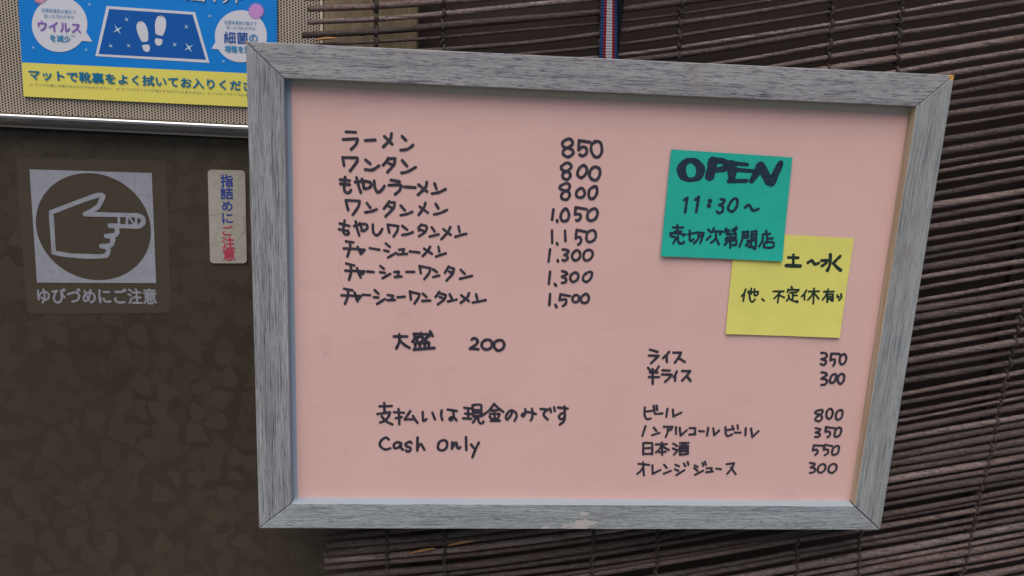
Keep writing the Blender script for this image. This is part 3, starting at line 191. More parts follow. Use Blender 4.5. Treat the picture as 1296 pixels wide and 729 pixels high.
def frame_wood(name, axis, light, dark, streak, seed):
    """white-washed wood with fine dark grain running along the rail"""
    m = mat(name, rough=0.62, spec=0.25); g = G(m)
    A, B = (13.0 if axis == 'x' else 8.0), 520.0
    sc = (A, B, B) if axis == 'x' else (B, B, A)
    v = g.coord(sc, (seed, seed * 2.3, seed * 1.7))
    fine = g.noise(v, 3.0, 6, 0.7)
    sc2 = (3.0, 90, 90) if axis == 'x' else (90, 90, 3.0)
    broad = g.noise(g.coord(sc2, (seed * 3, 0, seed)), 1.6, 4, 0.6, 0.1)
    blot = g.noise(g.coord((1, 1, 1), (seed, 0, 0)), 38, 4, 0.6)
    base = g.mix(g.ramp(broad, [(0.35, g1(0)), (0.68, g1(1))]), dark, light)
    lines = g.ramp(fine, [(0.40, g1(1)), (0.48, g1(0))])
    keep = g.ramp(broad, [(0.38, g1(1)), (0.62, g1(0.38))])
    c = g.mix(g.math('MULTIPLY', lines, keep), base, streak)
    pores = g.ramp(g.noise(g.coord((sc[0] * 6, sc[1] * 2.2, sc[2] * 6 if axis != 'x' else sc[2] * 2.2), (0, seed, 0)), 2.0, 3, 0.6),
                   [(0.37, g1(0.85)), (0.45, g1(0))])
    c = g.mix(pores, c, streak)
    c = g.mix(g.ramp(blot, [(0.56, g1(0)), (0.74, g1(0.5))]), c, (0.22, 0.185, 0.18))
    # bare wood where the paint has chipped: at the upper corners and a scuffed spot low on the bottom rail
    tc = g.n('TexCoord').outputs['Object']
    nz = g.noise(tc, 420, 3, 0.6)
    for (px, py, pz, r, colr) in ((-0.2095, 0, 0.1526, 0.0013, (0.50, 0.30, 0.10)), (0.2088, 0, 0.1518, 0.0023, (0.52, 0.28, 0.09))):
        d = g.n('VectorMath', operation='DISTANCE'); g.l(tc, d.inputs[0]); d.inputs[1].default_value = (px, py, pz)
        k = g.math('LESS_THAN', g.math('ADD', d.outputs['Value'], g.math('MULTIPLY', g.math('SUBTRACT', nz, 0.5), 0.004)), r)
        c = g.mix(k, c, colr)
    if axis == 'x':
        for (px, pz, rx, rz) in ((0.0005, -0.1485, 0.0145, 0.0075), (-0.023, -0.1518, 0.005, 0.002)):
            d = g.n('VectorMath', operation='MULTIPLY_ADD'); g.l(tc, d.inputs[0])
            d.inputs[1].default_value = (1 / rx, 0, 1 / rz); d.inputs[2].default_value = (-px / rx, 0, -pz / rz)
            ln = g.n('VectorMath', operation='LENGTH'); g.l(d.outputs[0], ln.inputs[0])
            nn = g.noise(g.coord((150, 150, 260)), 1.0, 3, 0.5)
            k = g.math('LESS_THAN', g.math('ADD', ln.outputs['Value'], g.math('MULTIPLY', g.math('SUBTRACT', nn, 0.42), 4.5)), 0.9)
            c = g.mix(g.math('MULTIPLY', k, 0.75), c, (0.46, 0.40, 0.37))
    if axis == 'z':
        d = g.n('VectorMath', operation='DISTANCE'); g.l(tc, d.inputs[0]); d.inputs[1].default_value = (0.1975, 0, 0.0420)
        nn = g.noise(g.coord((1, 1, 1)), 230, 3, 0.5)
        k = g.ramp(g.math('ADD', d.outputs['Value'], g.math('MULTIPLY', g.math('SUBTRACT', nn, 0.5), 0.006)), [(0.0028, g1(0.6)), (0.0052, g1(0))])
        c = g.mix(k, c, (0.20, 0.165, 0.165))
    g.color(c)
    g.bump(g.math('SUBTRACT', broad, g.math('MULTIPLY', g.math('ADD', lines, pores), 0.6)), 0.3, 0.0004)
    return m

M = {}
M['frame_top'] = frame_wood('frame_wood_top', 'x', (0.355, 0.342, 0.346), (0.245, 0.235, 0.24), (0.065, 0.065, 0.08), 1.3)
M['frame_bottom'] = frame_wood('frame_wood_bottom', 'x', (0.36, 0.378, 0.39), (0.25, 0.262, 0.27), (0.075, 0.088, 0.10), 5.1)
M['frame_left'] = frame_wood('frame_wood_left', 'z', (0.37, 0.37, 0.38), (0.225, 0.225, 0.235), (0.04, 0.043, 0.05), 9.7)
M['frame_right'] = frame_wood('frame_wood_right', 'z', (0.335, 0.342, 0.34), (0.24, 0.246, 0.244), (0.085, 0.095, 0.102), 3.9)
def bare_wood():
    m = mat('bare_wood', rough=0.6); g = G(m)
    f = g.noise(g.coord((300, 300, 9)), 2.0, 4, 0.6)
    g.color(g.ramp(f, [(0.3, (0.34, 0.25, 0.16)), (0.7, (0.58, 0.47, 0.33))])); return m
M['bare_wood'] = bare_wood()
M['inner_paint'] = mat('frame_inner_edge', (0.285, 0.325, 0.37), 0.55)

def sheet(name, col, rough, amt=0.05, spec=0.25):
    """paper: faint mottling and fibre relief"""
    m = mat(name, col, rough, 0, spec); g = G(m)
    f = g.noise(g.coord(), 60, 5, 0.6)
    lo = tuple(v * (1 - amt) for v in col); hi = tuple(min(1, v * (1 + amt)) for v in col)
    g.color(g.ramp(f, [(0.3, lo), (0.7, hi)]))
    g.bump(g.noise(g.coord(), 900, 4, 0.6), 0.12, 0.0002)
    return m

def pink_sheet():
    m = mat('pink_paper', rough=0.48, spec=0.35); g = G(m)
    base = g.ramp(g.noise(g.coord(), 14, 5, 0.6), [(0.3, (0.61, 0.38, 0.345)), (0.7, (0.65, 0.41, 0.375))])
    # faint grey smears where older writing was rubbed out
    sm = g.ramp(g.noise(g.coord((1, 1, 2.2), (0.3, 0, 0.1)), 26, 3, 0.5, 1.2), [(0.62, g1(0)), (0.80, g1(0.40))])
    c = g.mix(sm, base, (0.48, 0.31, 0.29))
    sp = g.n('TexVoronoi', feature='F1'); g.l(g.coord(), sp.inputs['Vector']); sp.inputs['Scale'].default_value = 38
    dot = g.math('LESS_THAN', sp.outputs['Distance'], 0.020)
    pick = g.math('GREATER_THAN', g.noise(g.coord(), 21, 1, 0.5), 0.60)
    c = g.mix(g.math('MULTIPLY', g.math('MULTIPLY', dot, pick), 0.8), c, (0.10, 0.06, 0.06))
    # rings left by something round pressed on the sheet
    tc = g.n('TexCoord').outputs['Object']
    d = g.n('VectorMath', operation='DISTANCE'); g.l(tc, d.inputs[0]); d.inputs[1].default_value = (-0.139, 0.008, 0.019)
    ring = g.math('LESS_THAN', g.math('ABSOLUTE', g.math('SUBTRACT', d.outputs['Value'], 0.0203)), 0.0002)
    ring = g.math('MULTIPLY', ring, g.ramp(g.noise(tc, 45, 2, 0.5), [(0.5, g1(0)), (0.62, g1(0.40))]))
    c = g.mix(ring, c, (0.33, 0.20, 0.18))
    g.color(c)
    h = g.noise(g.coord((1, 1, 1)), 700, 4, 0.6)
    h2 = g.noise(g.coord((1, 1, 1)), 22, 3, 0.5)
    g.bump(g.math('ADD', g.math('MULTIPLY', h, 0.15), h2), 0.12, 0.0009)
    return m
M['pink'] = pink_sheet()
M['backing'] = sheet('beige_backing_board', (0.45, 0.41, 0.35), 0.5, 0.04)
M['teal'] = sheet('teal_note_paper', (0.016, 0.37, 0.285), 0.6, 0.06)
M['yellow'] = sheet('yellow_note_paper', (0.65, 0.60, 0.145), 0.6, 0.04)
def ink_mat(name, col):
    m = mat(name, col, 0.42, 0, 0.4); g = G(m)
    f = g.noise(g.coord(), 420, 3, 0.6)
    g.color(g.ramp(f, [(0.3, tuple(v * 0.65 for v in col)), (0.75, tuple(v * 1.9 for v in col))])); return m
M['ink'] = ink_mat('marker_ink', (0.027, 0.024, 0.036))
M['ink_note'] = ink_mat('marker_ink_on_note', (0.010, 0.022, 0.042))
M['ink_green'] = ink_mat('marker_ink_on_yellow', (0.012, 0.026, 0.020))

for k, c, r in (('poster_blue', (0.004, 0.155, 0.50), 0.35), ('poster_yellow', (0.67, 0.585, 0.115), 0.4), ('poster_white', (0.56, 0.55, 0.60), 0.4),
                ('mat_blue', (0.004, 0.085, 0.34), 0.35), ('print_blue', (0.045, 0.22, 0.42), 0.4), ('print_purple', (0.20, 0.10, 0.40), 0.4),
                ('print_grey', (0.10, 0.13, 0.13), 0.5), ('print_navy', (0.015, 0.075, 0.31), 0.4), ('print_white', (0.52, 0.53, 0.58), 0.4),
                ('print_teal', (0.005, 0.13, 0.26), 0.4), ('print_shadow', (0.01, 0.05, 0.20), 0.4), ('germ_pink', (0.50, 0.235, 0.54), 0.4), ('germ_red', (0.52, 0.25, 0.32), 0.4),
                ('germ_violet', (0.10, 0.07, 0.30), 0.4), ('star_white', (0.42, 0.60, 0.68), 0.4), ('tag_blue', (0.02, 0.045, 0.25), 0.45), ('tag_red', (0.42, 0.035, 0.075), 0.45)):
    M[k] = mat(k, c, r)
def blue_mottle():
    g = G(M['poster_blue']); f = g.noise(g.coord(), 9, 2, 0.5)
    g.color(g.ramp(f, [(0.3, (0.004, 0.17, 0.53)), (0.7, (0.005, 0.205, 0.62))]))
blue_mottle()

def crackle(name, col, crack, scale, amount, rough=0.5, spec=0.3):
    m = mat(name, col, rough, 0, spec); g = G(m)
    v = g.n('TexVoronoi', feature='DISTANCE_TO_EDGE'); g.l(g.coord(), v.inputs['Vector']); v.inputs['Scale'].default_value = scale
    k = g.ramp(v.outputs['Distance'], [(0.008, g1(amount)), (0.028, g1(0))])
    k = g.math('MULTIPLY', k, g.ramp(g.noise(g.coord(), 30, 2, 0.5), [(0.40, g1(0.15)), (0.6, g1(1))]))
    f = g.noise(g.coord(), 160, 4, 0.6)
    base = g.ramp(f, [(0.3, tuple(x * 0.9 for x in col)), (0.7, tuple(x * 1.08 for x in col))])
    g.color(g.mix(k, base, crack)); return m
M['film_white'] = crackle('sticker_white', (0.255, 0.255, 0.29), (0.17, 0.17, 0.20), 75, 0.75)
M['film_text'] = mat('sticker_white_print', (0.225, 0.22, 0.25), 0.5)
M['film'] = mat('sticker_clear_film', (0.098, 0.076, 0.054), 0.38, 0, 0.4)
M['film'].node_tree.nodes['Principled BSDF'].inputs['Alpha'].default_value = 0.42
M['tag'] = crackle('tag_cream', (0.33, 0.30, 0.255), (0.16, 0.15, 0.14), 55, 0.55)

def glass_petals():
    """brown glass with a film of scattered, overlapping petals"""
    m = mat('patterned_brown_glass', rough=0.40, spec=0.30); g = G(m)
    tc = g.n('TexCoord').outputs['Object']
    def layer(scale, off, ra, rb, seed):
        mp = g.n('Mapping'); g.l(tc, mp.inputs[0]); mp.inputs['Location'].default_value = (off, 0, off * 0.7)
        fl = g.n('VectorMath', operation='MULTIPLY'); g.l(mp.outputs[0], fl.inputs[0]); fl.inputs[1].default_value = (1, 0, 1)
        wn = g.n('TexNoise'); g.l(fl.outputs[0], wn.inputs['Vector']); wn.inputs['Scale'].default_value = 160; wn.inputs['Detail'].default_value = 1
        vm = g.n('VectorMath', operation='MULTIPLY_ADD'); g.l(wn.outputs['Color'], vm.inputs[0]); vm.inputs[1].default_value = (0.004, 0, 0.004); g.l(fl.outputs[0], vm.inputs[2])
        v = g.n('TexVoronoi', feature='F1'); g.l(vm.outputs[0], v.inputs['Vector']); v.inputs['Scale'].default_value = scale; v.inputs['Randomness'].default_value = 0.9
        d = g.n('VectorMath', operation='SUBTRACT'); g.l(vm.outputs[0], d.inputs[0])
        sc_ = g.n('VectorMath', operation='SCALE'); g.l(v.outputs['Position'], sc_.inputs[0]); sc_.inputs['Scale'].default_value = 1.0
        g.l(sc_.outputs[0], d.inputs[1])
        sep = g.n('SeparateColor'); g.l(v.outputs['Color'], sep.inputs[0])
        rot = g.n('VectorRotate', rotation_type='Y_AXIS'); g.l(d.outputs[0], rot.inputs['Vector']); g.l(g.math('MULTIPLY', sep.outputs[0], 6.283), rot.inputs['Angle'])
        s = g.n('SeparateXYZ'); g.l(rot.outputs[0], s.inputs[0])
        a = g.math('DIVIDE', s.outputs['X'], ra)
        # fan: wide at one end, pinched at the other, with a notch in the wide end
        wd = g.math('MULTIPLY', g.math('ADD', 1.05, g.math('MULTIPLY', a, 0.85)), rb)
        bb = g.math('DIVIDE', s.outputs['Z'], g.math('MAXIMUM', wd, 0.0008))
        r2 = g.math('ADD', g.math('MULTIPLY', a, a), g.math('MULTIPLY', bb, bb))
        k = g.ramp(r2, [(0.80, g1(1)), (1.06, g1(0))])
        return g.math('MULTIPLY', k, g.math('ADD', 0.35, g.math('MULTIPLY', sep.outputs[1], 0.65)))
    k1 = layer(58, 0.0, 0.0086, 0.0058, 1); k2 = layer(44, 0.413, 0.0092, 0.0052, 2)
    k = g.math('MAXIMUM', k1, g.math('MULTIPLY', k2, 0.8))
    big = g.ramp(g.noise(tc, 7, 3, 0.5), [(0.30, g1(0.55)), (0.65, g1(1))])
    k = g.math('MULTIPLY', k, big)
    soft = g.ramp(g.noise(tc, 5.5, 3, 0.5), [(0.35, (0.0350, 0.0245, 0.0165)), (0.65, (0.046, 0.0345, 0.0210))])
    c = g.mix(k, soft, (0.056, 0.0425, 0.0280))
    dust = g.ramp(g.noise(tc, 900, 3, 0.7), [(0.55, g1(0)), (0.8, g1(0.22))])
    c = g.mix(dust, c, (0.075, 0.065, 0.055))
    g.color(c); return m
M['glass'] = glass_petals()

def perforated():
    """beige sheet metal punched with staggered round holes 1.8 mm apart"""
    m = mat('perforated_metal', rough=0.5, metal=0.25, spec=0.4); g = G(m)
    tc = g.n('TexCoord').outputs['Object']
    s = g.n('SeparateXYZ'); g.l(tc, s.inputs[0])
    px, pz = 0.00182, 0.00168
    u = g.math('DIVIDE', s.outputs['X'], px)
    odd = g.math('MULTIPLY', g.math('FLOORED_MODULO', g.math('FLOOR', u), 2.0), 0.5)
    v = g.math('ADD', g.math('DIVIDE', s.outputs['Z'], pz), odd)
    du = g.math('MULTIPLY', g.math('SUBTRACT', g.math('FRACT', u), 0.5), px)
    dv = g.math('MULTIPLY', g.math('SUBTRACT', g.math('FRACT', v), 0.5), pz)
    d = g.math('SQRT', g.math('ADD', g.math('MULTIPLY', du, du), g.math('MULTIPLY', dv, dv)))
    hole = g.ramp(g.math('DIVIDE', d, 0.001), [(0.56, g1(1)), (0.66, g1(0))])
    f = g.noise(tc, 25, 4, 0.6)
    base = g.ramp(f, [(0.3, (0.38, 0.305, 0.235)), (0.7, (0.48, 0.395, 0.31))])
    g.color(g.mix(hole, base, (0.012, 0.010, 0.009)))
    g.l(g.math('MULTIPLY', g.math('SUBTRACT', 1.0, hole), 0.25), g.b.inputs['Metallic'])
    return m
M['perforated'] = perforated()
def steel():
    m = mat('polished_steel', (0.25, 0.235, 0.22), 0.08, 1.0); g = G(m)
    f = g.noise(g.coord((2, 300, 300)), 2, 3, 0.6)
    g.l(g.ramp(f, [(0.3, g1(0.12)), (0.7, g1(0.22))]), g.b.inputs['Roughness'])
    g.bump(g.noise(g.coord((14, 40, 40)), 1.0, 3, 0.5), 0.5, 0.0025)
    return m
M['steel'] = steel()
M['dark_gap'] = mat('rubber_seal', (0.012, 0.010, 0.010), 0.7)
def bronze():
    m = mat('bronze_aluminium', rough=0.4, metal=0.45, spec=0.4); g = G(m)
    f = g.noise(g.coord((260, 260, 4)), 2, 4, 0.6)
    g.color(g.ramp(f, [(0.3, (0.30, 0.215, 0.125)), (0.7, (0.45, 0.335, 0.205))])); return m
M['bronze'] = bronze()
M['bright_edge'] = mat('pale_metal_bead', (0.72, 0.62, 0.48), 0.35, 0.2)
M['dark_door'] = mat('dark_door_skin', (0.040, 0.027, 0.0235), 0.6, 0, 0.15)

def reed():
    """weathered dark reed: long grey streaks over brown, dark pits"""
    m = mat('dark_reed', rough=0.62, spec=0.25); g = G(m)
    oi = g.n('ObjectInfo').outputs['Random']
    tc = g.n('TexCoord').outputs['Object']
    ad = g.n('VectorMath', operation='ADD'); g.l(tc, ad.inputs[0])
    cmb = g.n('CombineXYZ'); g.put(cmb.inputs[0], g.math('MULTIPLY', oi, 7.0)); g.l(cmb.outputs[0], ad.inputs[1])
    def vec(sx, sy):
        q = g.n('VectorMath', operation='MULTIPLY'); g.l(ad.outputs[0], q.inputs[0]); q.inputs[1].default_value = (sx, sy, sy); return q.outputs[0]
    st = g.noise(vec(14, 520), 2.0, 6, 0.72)
    lg = g.noise(vec(16, 40), 1.5, 4, 0.6)
    pit = g.ramp(g.noise(vec(520, 1300), 1.0, 2, 0.6), [(0.58, g1(0)), (0.66, g1(0.85))])
    c = g.ramp(st, [(0.32, (0.032, 0.021, 0.018)), (0.50, (0.084, 0.061, 0.055)), (0.68, (0.205, 0.165, 0.156))])
    c = g.mix(g.ramp(lg, [(0.40, g1(0)), (0.72, g1(0.6))]), c, (0.145, 0.119, 0.115))
    c = g.mix(g.math('MULTIPLY', oi, 0.5), c, (0.075, 0.050, 0.042))
    crk = g.ramp(g.noise(vec(5, 800), 1.0, 2, 0.5), [(0.30, g1(0.8)), (0.36, g1(0))])
    c = g.mix(crk, c, (0.018, 0.013, 0.012))
    hot = g.ramp(g.noise(vec(10, 60), 1.0, 3, 0.6), [(0.70, g1(0)), (0.80, g1(0.45))])
    c = g.mix(hot, c, (0.22, 0.115, 0.055))
    c = g.mix(pit, c, (0.012, 0.009, 0.008))
    hs = g.n('HueSaturation'); g.l(c, hs.inputs['Color']); hs.inputs['Saturation'].default_value = 1.15
    g.l(g.math('ADD', 0.58, g.math('MULTIPLY', g.math('POWER', g.math('FRACT', g.math('MULTIPLY', oi, 13.7)), 1.6), 1.05)), hs.inputs['Value'])
    c = hs.outputs[0]
    g.color(c)
    g.bump(g.math('SUBTRACT', st, g.math('MULTIPLY', pit, 0.6)), 0.8, 0.0007)
    return m
M['reed'] = reed()
def split_reed():
    m = mat('split_reed', rough=0.6); g = G(m)
    f = g.noise(g.coord((12, 500, 500)), 2, 4, 0.6)
    g.color(g.ramp(f, [(0.3, (0.16, 0.075, 0.030)), (0.7, (0.36, 0.19, 0.075))])); return m
M['split_reed'] = split_reed()
M['node'] = mat('reed_node', (0.075, 0.052, 0.046), 0.7)
def cord_mat():
    m = mat('black_cord', rough=0.8, spec=0.2); g = G(m)
    f = g.noise(g.coord(), 500, 3, 0.6)
    g.color(g.ramp(f, [(0.35, (0.020, 0.015, 0.013)), (0.75, (0.080, 0.060, 0.052))])); return m
M['cord'] = cord_mat()
def woven(name, a, b):
    m = mat(name, a, 0.75, 0, 0.2); g = G(m)
    wv = g.n('TexWave', wave_type='BANDS', bands_direction='Z'); g.l(g.coord(), wv.inputs['Vector'])
    wv.inputs['Scale'].default_value = 190; wv.inputs['Distortion'].default_value = 2.5; wv.inputs['Detail'].default_value = 2; wv.inputs['Detail Scale'].default_value = 3
    g.color(g.mix(wv.outputs['Fac'], b, a)); g.bump(wv.outputs['Fac'], 0.6, 0.0004); return m
M['web_white'] = woven('white_webbing', (0.62, 0.60, 0.62), (0.46, 0.44, 0.46))
M['web_red'] = woven('red_webbing', (0.36, 0.018, 0.035), (0.22, 0.010, 0.020))
M['web_blue'] = woven('blue_webbing', (0.030, 0.085, 0.25), (0.015, 0.045, 0.14))
M['web_navy'] = woven('navy_webbing', (0.012, 0.020, 0.055), (0.006, 0.010, 0.03))
M['web_black'] = woven('black_webbing', (0.010, 0.010, 0.012), (0.005, 0.005, 0.006))
def paving():
    m = mat('paving', rough=0.9, spec=0.15); g = G(m)
    f = g.noise(g.coord(), 3, 6, 0.65)
    g.color(g.ramp(f, [(0.3, (0.16, 0.155, 0.15)), (0.7, (0.26, 0.25, 0.24))])); return m
M['paving'] = paving()
M['asphalt'] = mat('asphalt', (0.05, 0.05, 0.052), 0.9, 0, 0.2)

# ------------------------------------------------------------------ builders
ORI = {}
def W(x, z, y): return Vector((x / 1000.0, y, CZ + z / 1000.0))       # mm on the wall plane + depth in metres

def thing(name, label, cat, loc, group=None):
    o = bpy.data.objects.new(name, None); COL.objects.link(o)
    o.location = loc; o.empty_display_size = 0.02
    ORI[o] = Vector(loc)
    o['label'] = label; o['category'] = cat
    if group: o['group'] = group
    return o

def obj(name, bm, m, parent=None, smooth=False, label=None, origin=None):
    """link a bmesh given in world coordinates as ONE object under its parent"""
    org = ORI[parent] if parent else Vector(origin or (0, 0, 0))
    bmesh.ops.translate(bm, verts=bm.verts, vec=-org)
    me = bpy.data.meshes.new(name); bm.to_mesh(me); bm.free()
    for q in (m if isinstance(m, (list, tuple)) else [m]): me.materials.append(q)
    if smooth:
        for p in me.polygons: p.use_smooth = True
    o = bpy.data.objects.new(name, me); COL.objects.link(o)
    if parent: o.parent = parent
    else: o.location = org
    ORI[o] = org
    if label: o['label'] = label
    return o

def add_box(bm, a, b, bev=0.0, mi=0):
    r = bmesh.ops.create_cube(bm, size=1.0)
    vs = r['verts']
    c = [(a[i] + b[i]) / 2 for i in range(3)]; s = [abs(b[i] - a[i]) for i in range(3)]
    bmesh.ops.scale(bm, verts=vs, vec=s); bmesh.ops.translate(bm, verts=vs, vec=c)
    fs = {f for v in vs for f in v.link_faces}
    for f in fs: f.material_index = mi
    if bev:
        es = {e for v in vs for e in v.link_edges}
        bmesh.ops.bevel(bm, geom=list(es), offset=bev, segments=2, affect='EDGES', profile=0.5)

def add_plate(bm, pts, y, thick=0.0, mi=0):
    """polygon on the wall plane (mm points), its front face at depth y, thickness going into the wall"""
    vs = [bm.verts.new(W(x, z, y)) for x, z in pts]
    f = bm.faces.new(vs); f.normal_update()
    if f.normal.y > 0: f.normal_flip()
    f.material_index = mi
    if thick:
        r = bmesh.ops.extrude_face_region(bm, geom=[f])
        nv = [e for e in r['geom'] if isinstance(e, bmesh.types.BMVert)]
        bmesh.ops.translate(bm, verts=vs, vec=(0, thick, 0))
    return f

def plate(name, pts, y, m, parent, thick=0.0, label=None):
    bm = bmesh.new(); add_plate(bm, pts, y, thick)
    if thick: bmesh.ops.recalc_face_normals(bm, faces=bm.faces)
    return obj(name, bm, m, parent, label=label)

def rounded(pts, r, n=5):
    """round the corners of a polygon"""
    out = []
    N = len(pts)
    for i in range(N):
        p = Vector(pts[i]); a = Vector(pts[i - 1]); b = Vector(pts[(i + 1) % N])
        da = (a - p).normalized(); db = (b - p).normalized()
        s, e = p + da * r, p + db * r
        for k in range(n + 1):
            t = k / n
            q = s * (1 - t) ** 2 + p * 2 * t * (1 - t) + e * t ** 2
            out.append((q.x, q.y))
    return out

def spline(pts):
    """Catmull-Rom through (x, z, w, corner) points; a corner point stays sharp"""
    if len(pts) < 3: 
        a, b = pts[0], pts[-1]
        return [tuple(a[i] + (b[i] - a[i]) * t for i in range(3)) for t in (0, 0.33, 0.66, 1)]
    closed = abs(pts[0][0] - pts[-1][0]) < 1e-3 and abs(pts[0][1] - pts[-1][1]) < 1e-3
    out = []
    n = len(pts)
    for i in range(n - 1):
        p1, p2 = pts[i], pts[i + 1]
        p0 = pts[i - 1] if i > 0 else (pts[-2] if closed and not p1[3] else p1)
        p3 = pts[i + 2] if i + 2 < n else (pts[1] if closed and not p2[3] else p2)
        if p1[3]: p0 = p1
        if p2[3]: p3 = p2
        for k in range(6):
            t = k / 6.0
            v = []
            for c in range(3):
                m1 = (p2[c] - p0[c]) * 0.5; m2 = (p3[c] - p1[c]) * 0.5
                t2, t3 = t * t, t * t * t
                v.append((2 * t3 - 3 * t2 + 1) * p1[c] + (t3 - 2 * t2 + t) * m1 + (-2 * t3 + 3 * t2) * p2[c] + (t3 - t2) * m2)
            out.append(tuple(v))
    out.append(tuple(pts[-1][:3]))
    return out

def add_stroke(bm, text, y, wob=0.06, surf=None):
    """one pen stroke: a ribbon of ink with round ends on the sheet"""
    pts = []
    for tok in text.split():
        c = tok.endswith('!'); v = [float(q) for q in tok.rstrip('!').split(',')]
        pts.append((v[0], v[1], v[2], c))
    P = spline(pts)
    closed = len(pts) > 3 and abs(P[0][0] - P[-1][0]) < 1e-3 and abs(P[0][1] - P[-1][1]) < 1e-3
    ph = random.random() * 6
    dep = (lambda x, z: surf(x, z)) if surf else (lambda x, z: 0.0)
    step = 0.0000007                        # every bit of ink lies a hair above the bit before it
    L = []; R = []
    for i, (x, z, wd) in enumerate(P):
        a = P[i - 1] if i else (P[-2] if closed else P[0])
        b = P[i + 1] if i + 1 < len(P) else (P[1] if closed else P[-1])
        d = Vector((b[0] - a[0], b[1] - a[1]))
        if d.length < 1e-6: d = Vector((1, 0))
        d.normalize(); n = Vector((-d.y, d.x))
        h = wd / 2 * (1 + wob * math.sin(ph + i * 0.9) + random.uniform(-1, 1) * wob * 0.6)
        yk = y - dep(x, z) - step * i
        L.append(bm.verts.new(W(x + n.x * h, z + n.y * h, yk))); R.append(bm.verts.new(W(x - n.x * h, z - n.y * h, yk)))
    for i in range(len(P) - 1):
        try: bm.faces.new((L[i], R[i], R[i + 1], L[i + 1]))
        except ValueError: pass
    # round ends and round joints at the sharp corners, a hair above the ribbon
    caps = [] if closed else [P[0], P[-1]]
    caps += [p[:3] for p in pts[1:-1] if p[3]]
    for k, (x, z, wd) in enumerate(caps):
        h = wd / 2 * random.uniform(0.96, 1.08)
        q = [bm.verts.new(W(x + h * math.cos(2 * math.pi * j / 14), z + h * math.sin(2 * math.pi * j / 14), y - dep(x, z) - step * (len(P) + 2 * k + 2))) for j in range(14)]
        bm.faces.new(q)

def word_groups(strokes):
    """split a line of strokes where a wide blank lies between two words"""
    ext = sorted((min(float(t.split(',')[0]) for t in s.split()), max(float(t.split(',')[0]) for t in s.split()), s) for s in strokes)
    out = []; right = -1e9
    for a, b, s in ext:
        if a - right > 9.0 or not out: out.append([])
        out[-1].append(s); right = max(right, b)
    return [[s for s in strokes if s in g] for g in out]

def writing(text, y, m, parent, label, name='lettering', surf=None):
    for g in word_groups(text.split(';')):
        ink_lines(g, y, m, parent, label, name, surf)

def ink_lines(strokes, y, m, parent, label, name, surf):
    bm = bmesh.new()
    for i, s in enumerate(strokes):
        add_stroke(bm, s, y - 0.000045 * (i % 4) - 0.000002 * i, surf=surf)
    for f in bm.faces:
        f.normal_update()
        if f.normal.y > 0: f.normal_flip()
    return obj(name, bm, m, parent, label=label)

def printed(items, y, parent, name='lettering', bold=0.0, label=None, mats=None):
    """printed words: glyph outlines laid on the sheet, each fitted to its measured box"""
    for i, (s, x, z, wd, ht, ang, key) in enumerate(items):
        cu = bpy.data.curves.new('words', 'FONT')
        cu.body = s; cu.size = 1.0; cu.resolution_u = 3
        to = bpy.data.objects.new('words', cu); COL.objects.link(to)
        dg = bpy.context.evaluated_depsgraph_get(); dg.update()
        me = bpy.data.meshes.new_from_object(to.evaluated_get(dg))
        bpy.data.objects.remove(to); bpy.data.curves.remove(cu)
        bm = bmesh.new(); bm.from_mesh(me); bpy.data.meshes.remove(me)
        xs = [v.co.x for v in bm.verts]; zs = [v.co.y for v in bm.verts]
        if not xs: continue
        cx, cz = (min(xs) + max(xs)) / 2, (min(zs) + max(zs)) / 2
        kx, kz = wd / (max(xs) - min(xs)), ht / (max(zs) - min(zs))
        ca, sa = math.cos(math.radians(ang)), math.sin(math.radians(ang))
        # heavier weight: the same outlines printed again a hair to each side
        src = bm.copy()
        k = (bold * (0.45 if key == 'print_navy' else 1.0)) * ht if ht > 3.2 else 0.0
        shifts = [(0, 0), (k, 0), (-k, 0), (0, k), (0, -k)] if k else [(0, 0)]
        bm.free(); bm = bmesh.new()
        for q, (sx, sz) in enumerate(shifts):
            vm = {}
            for v in src.verts:
                a, b = (v.co.x - cx) * kx + sx, (v.co.y - cz) * kz + sz
                vm[v] = bm.verts.new(W(x + a * ca - b * sa, z + a * sa + b * ca, y - 0.000004 * q))
            for f in src.faces: bm.faces.new([vm[v] for v in f.verts])
        src.free()
        for f in bm.faces:
            f.normal_update()
            if f.normal.y > 0: f.normal_flip()
        obj(name, bm, (mats or M)[key], parent, label='printed words ' + s.split()[0] if label is None else label)

def add_tube(bm, pts, rad, seg=8, cap=True, mi=0):
    """tube through 3-D points, rad a number or a list"""
    rings = []
    n = len(pts)
    for i, p in enumerate(pts):
        d = (pts[min(i + 1, n - 1)] - pts[max(i - 1, 0)]).normalized()
        up = Vector((0, 1, 0)) if abs(d.y) < 0.9 else Vector((1, 0, 0))
        a = d.cross(up).normalized(); b = d.cross(a).normalized()
        r = rad[i] if isinstance(rad, (list, tuple)) else rad
        rings.append([bm.verts.new(p + (a * math.cos(2 * math.pi * k / seg) + b * math.sin(2 * math.pi * k / seg)) * r) for k in range(seg)])
    for i in range(n - 1):
        for k in range(seg):
            f = bm.faces.new((rings[i][k], rings[i][(k + 1) % seg], rings[i + 1][(k + 1) % seg], rings[i + 1][k])); f.material_index = mi
    if cap:
        for r in (rings[0][::-1], rings[-1]):
            f = bm.faces.new(r); f.material_index = mi

# ------------------------------------------------------------------ setting: the pavement in front of the shop
bm = bmesh.new(); add_box(bm, (-60, -60, -0.02), (60, 4, 0.0))
o = obj('pavement', bm, M['paving']); o['kind'] = 'structure'
bm = bmesh.new()
vs = [bm.verts.new(p) for p in ((-60, -60, 0.004), (60, -60, 0.004), (60, -2.2, 0.004), (-60, -2.2, 0.004))]
bm.faces.new(vs)
o = obj('added_road', bm, M['asphalt']); o['kind'] = 'structure'  # unseen asphalt, added to darken the steel rail's reflection and the bounce light

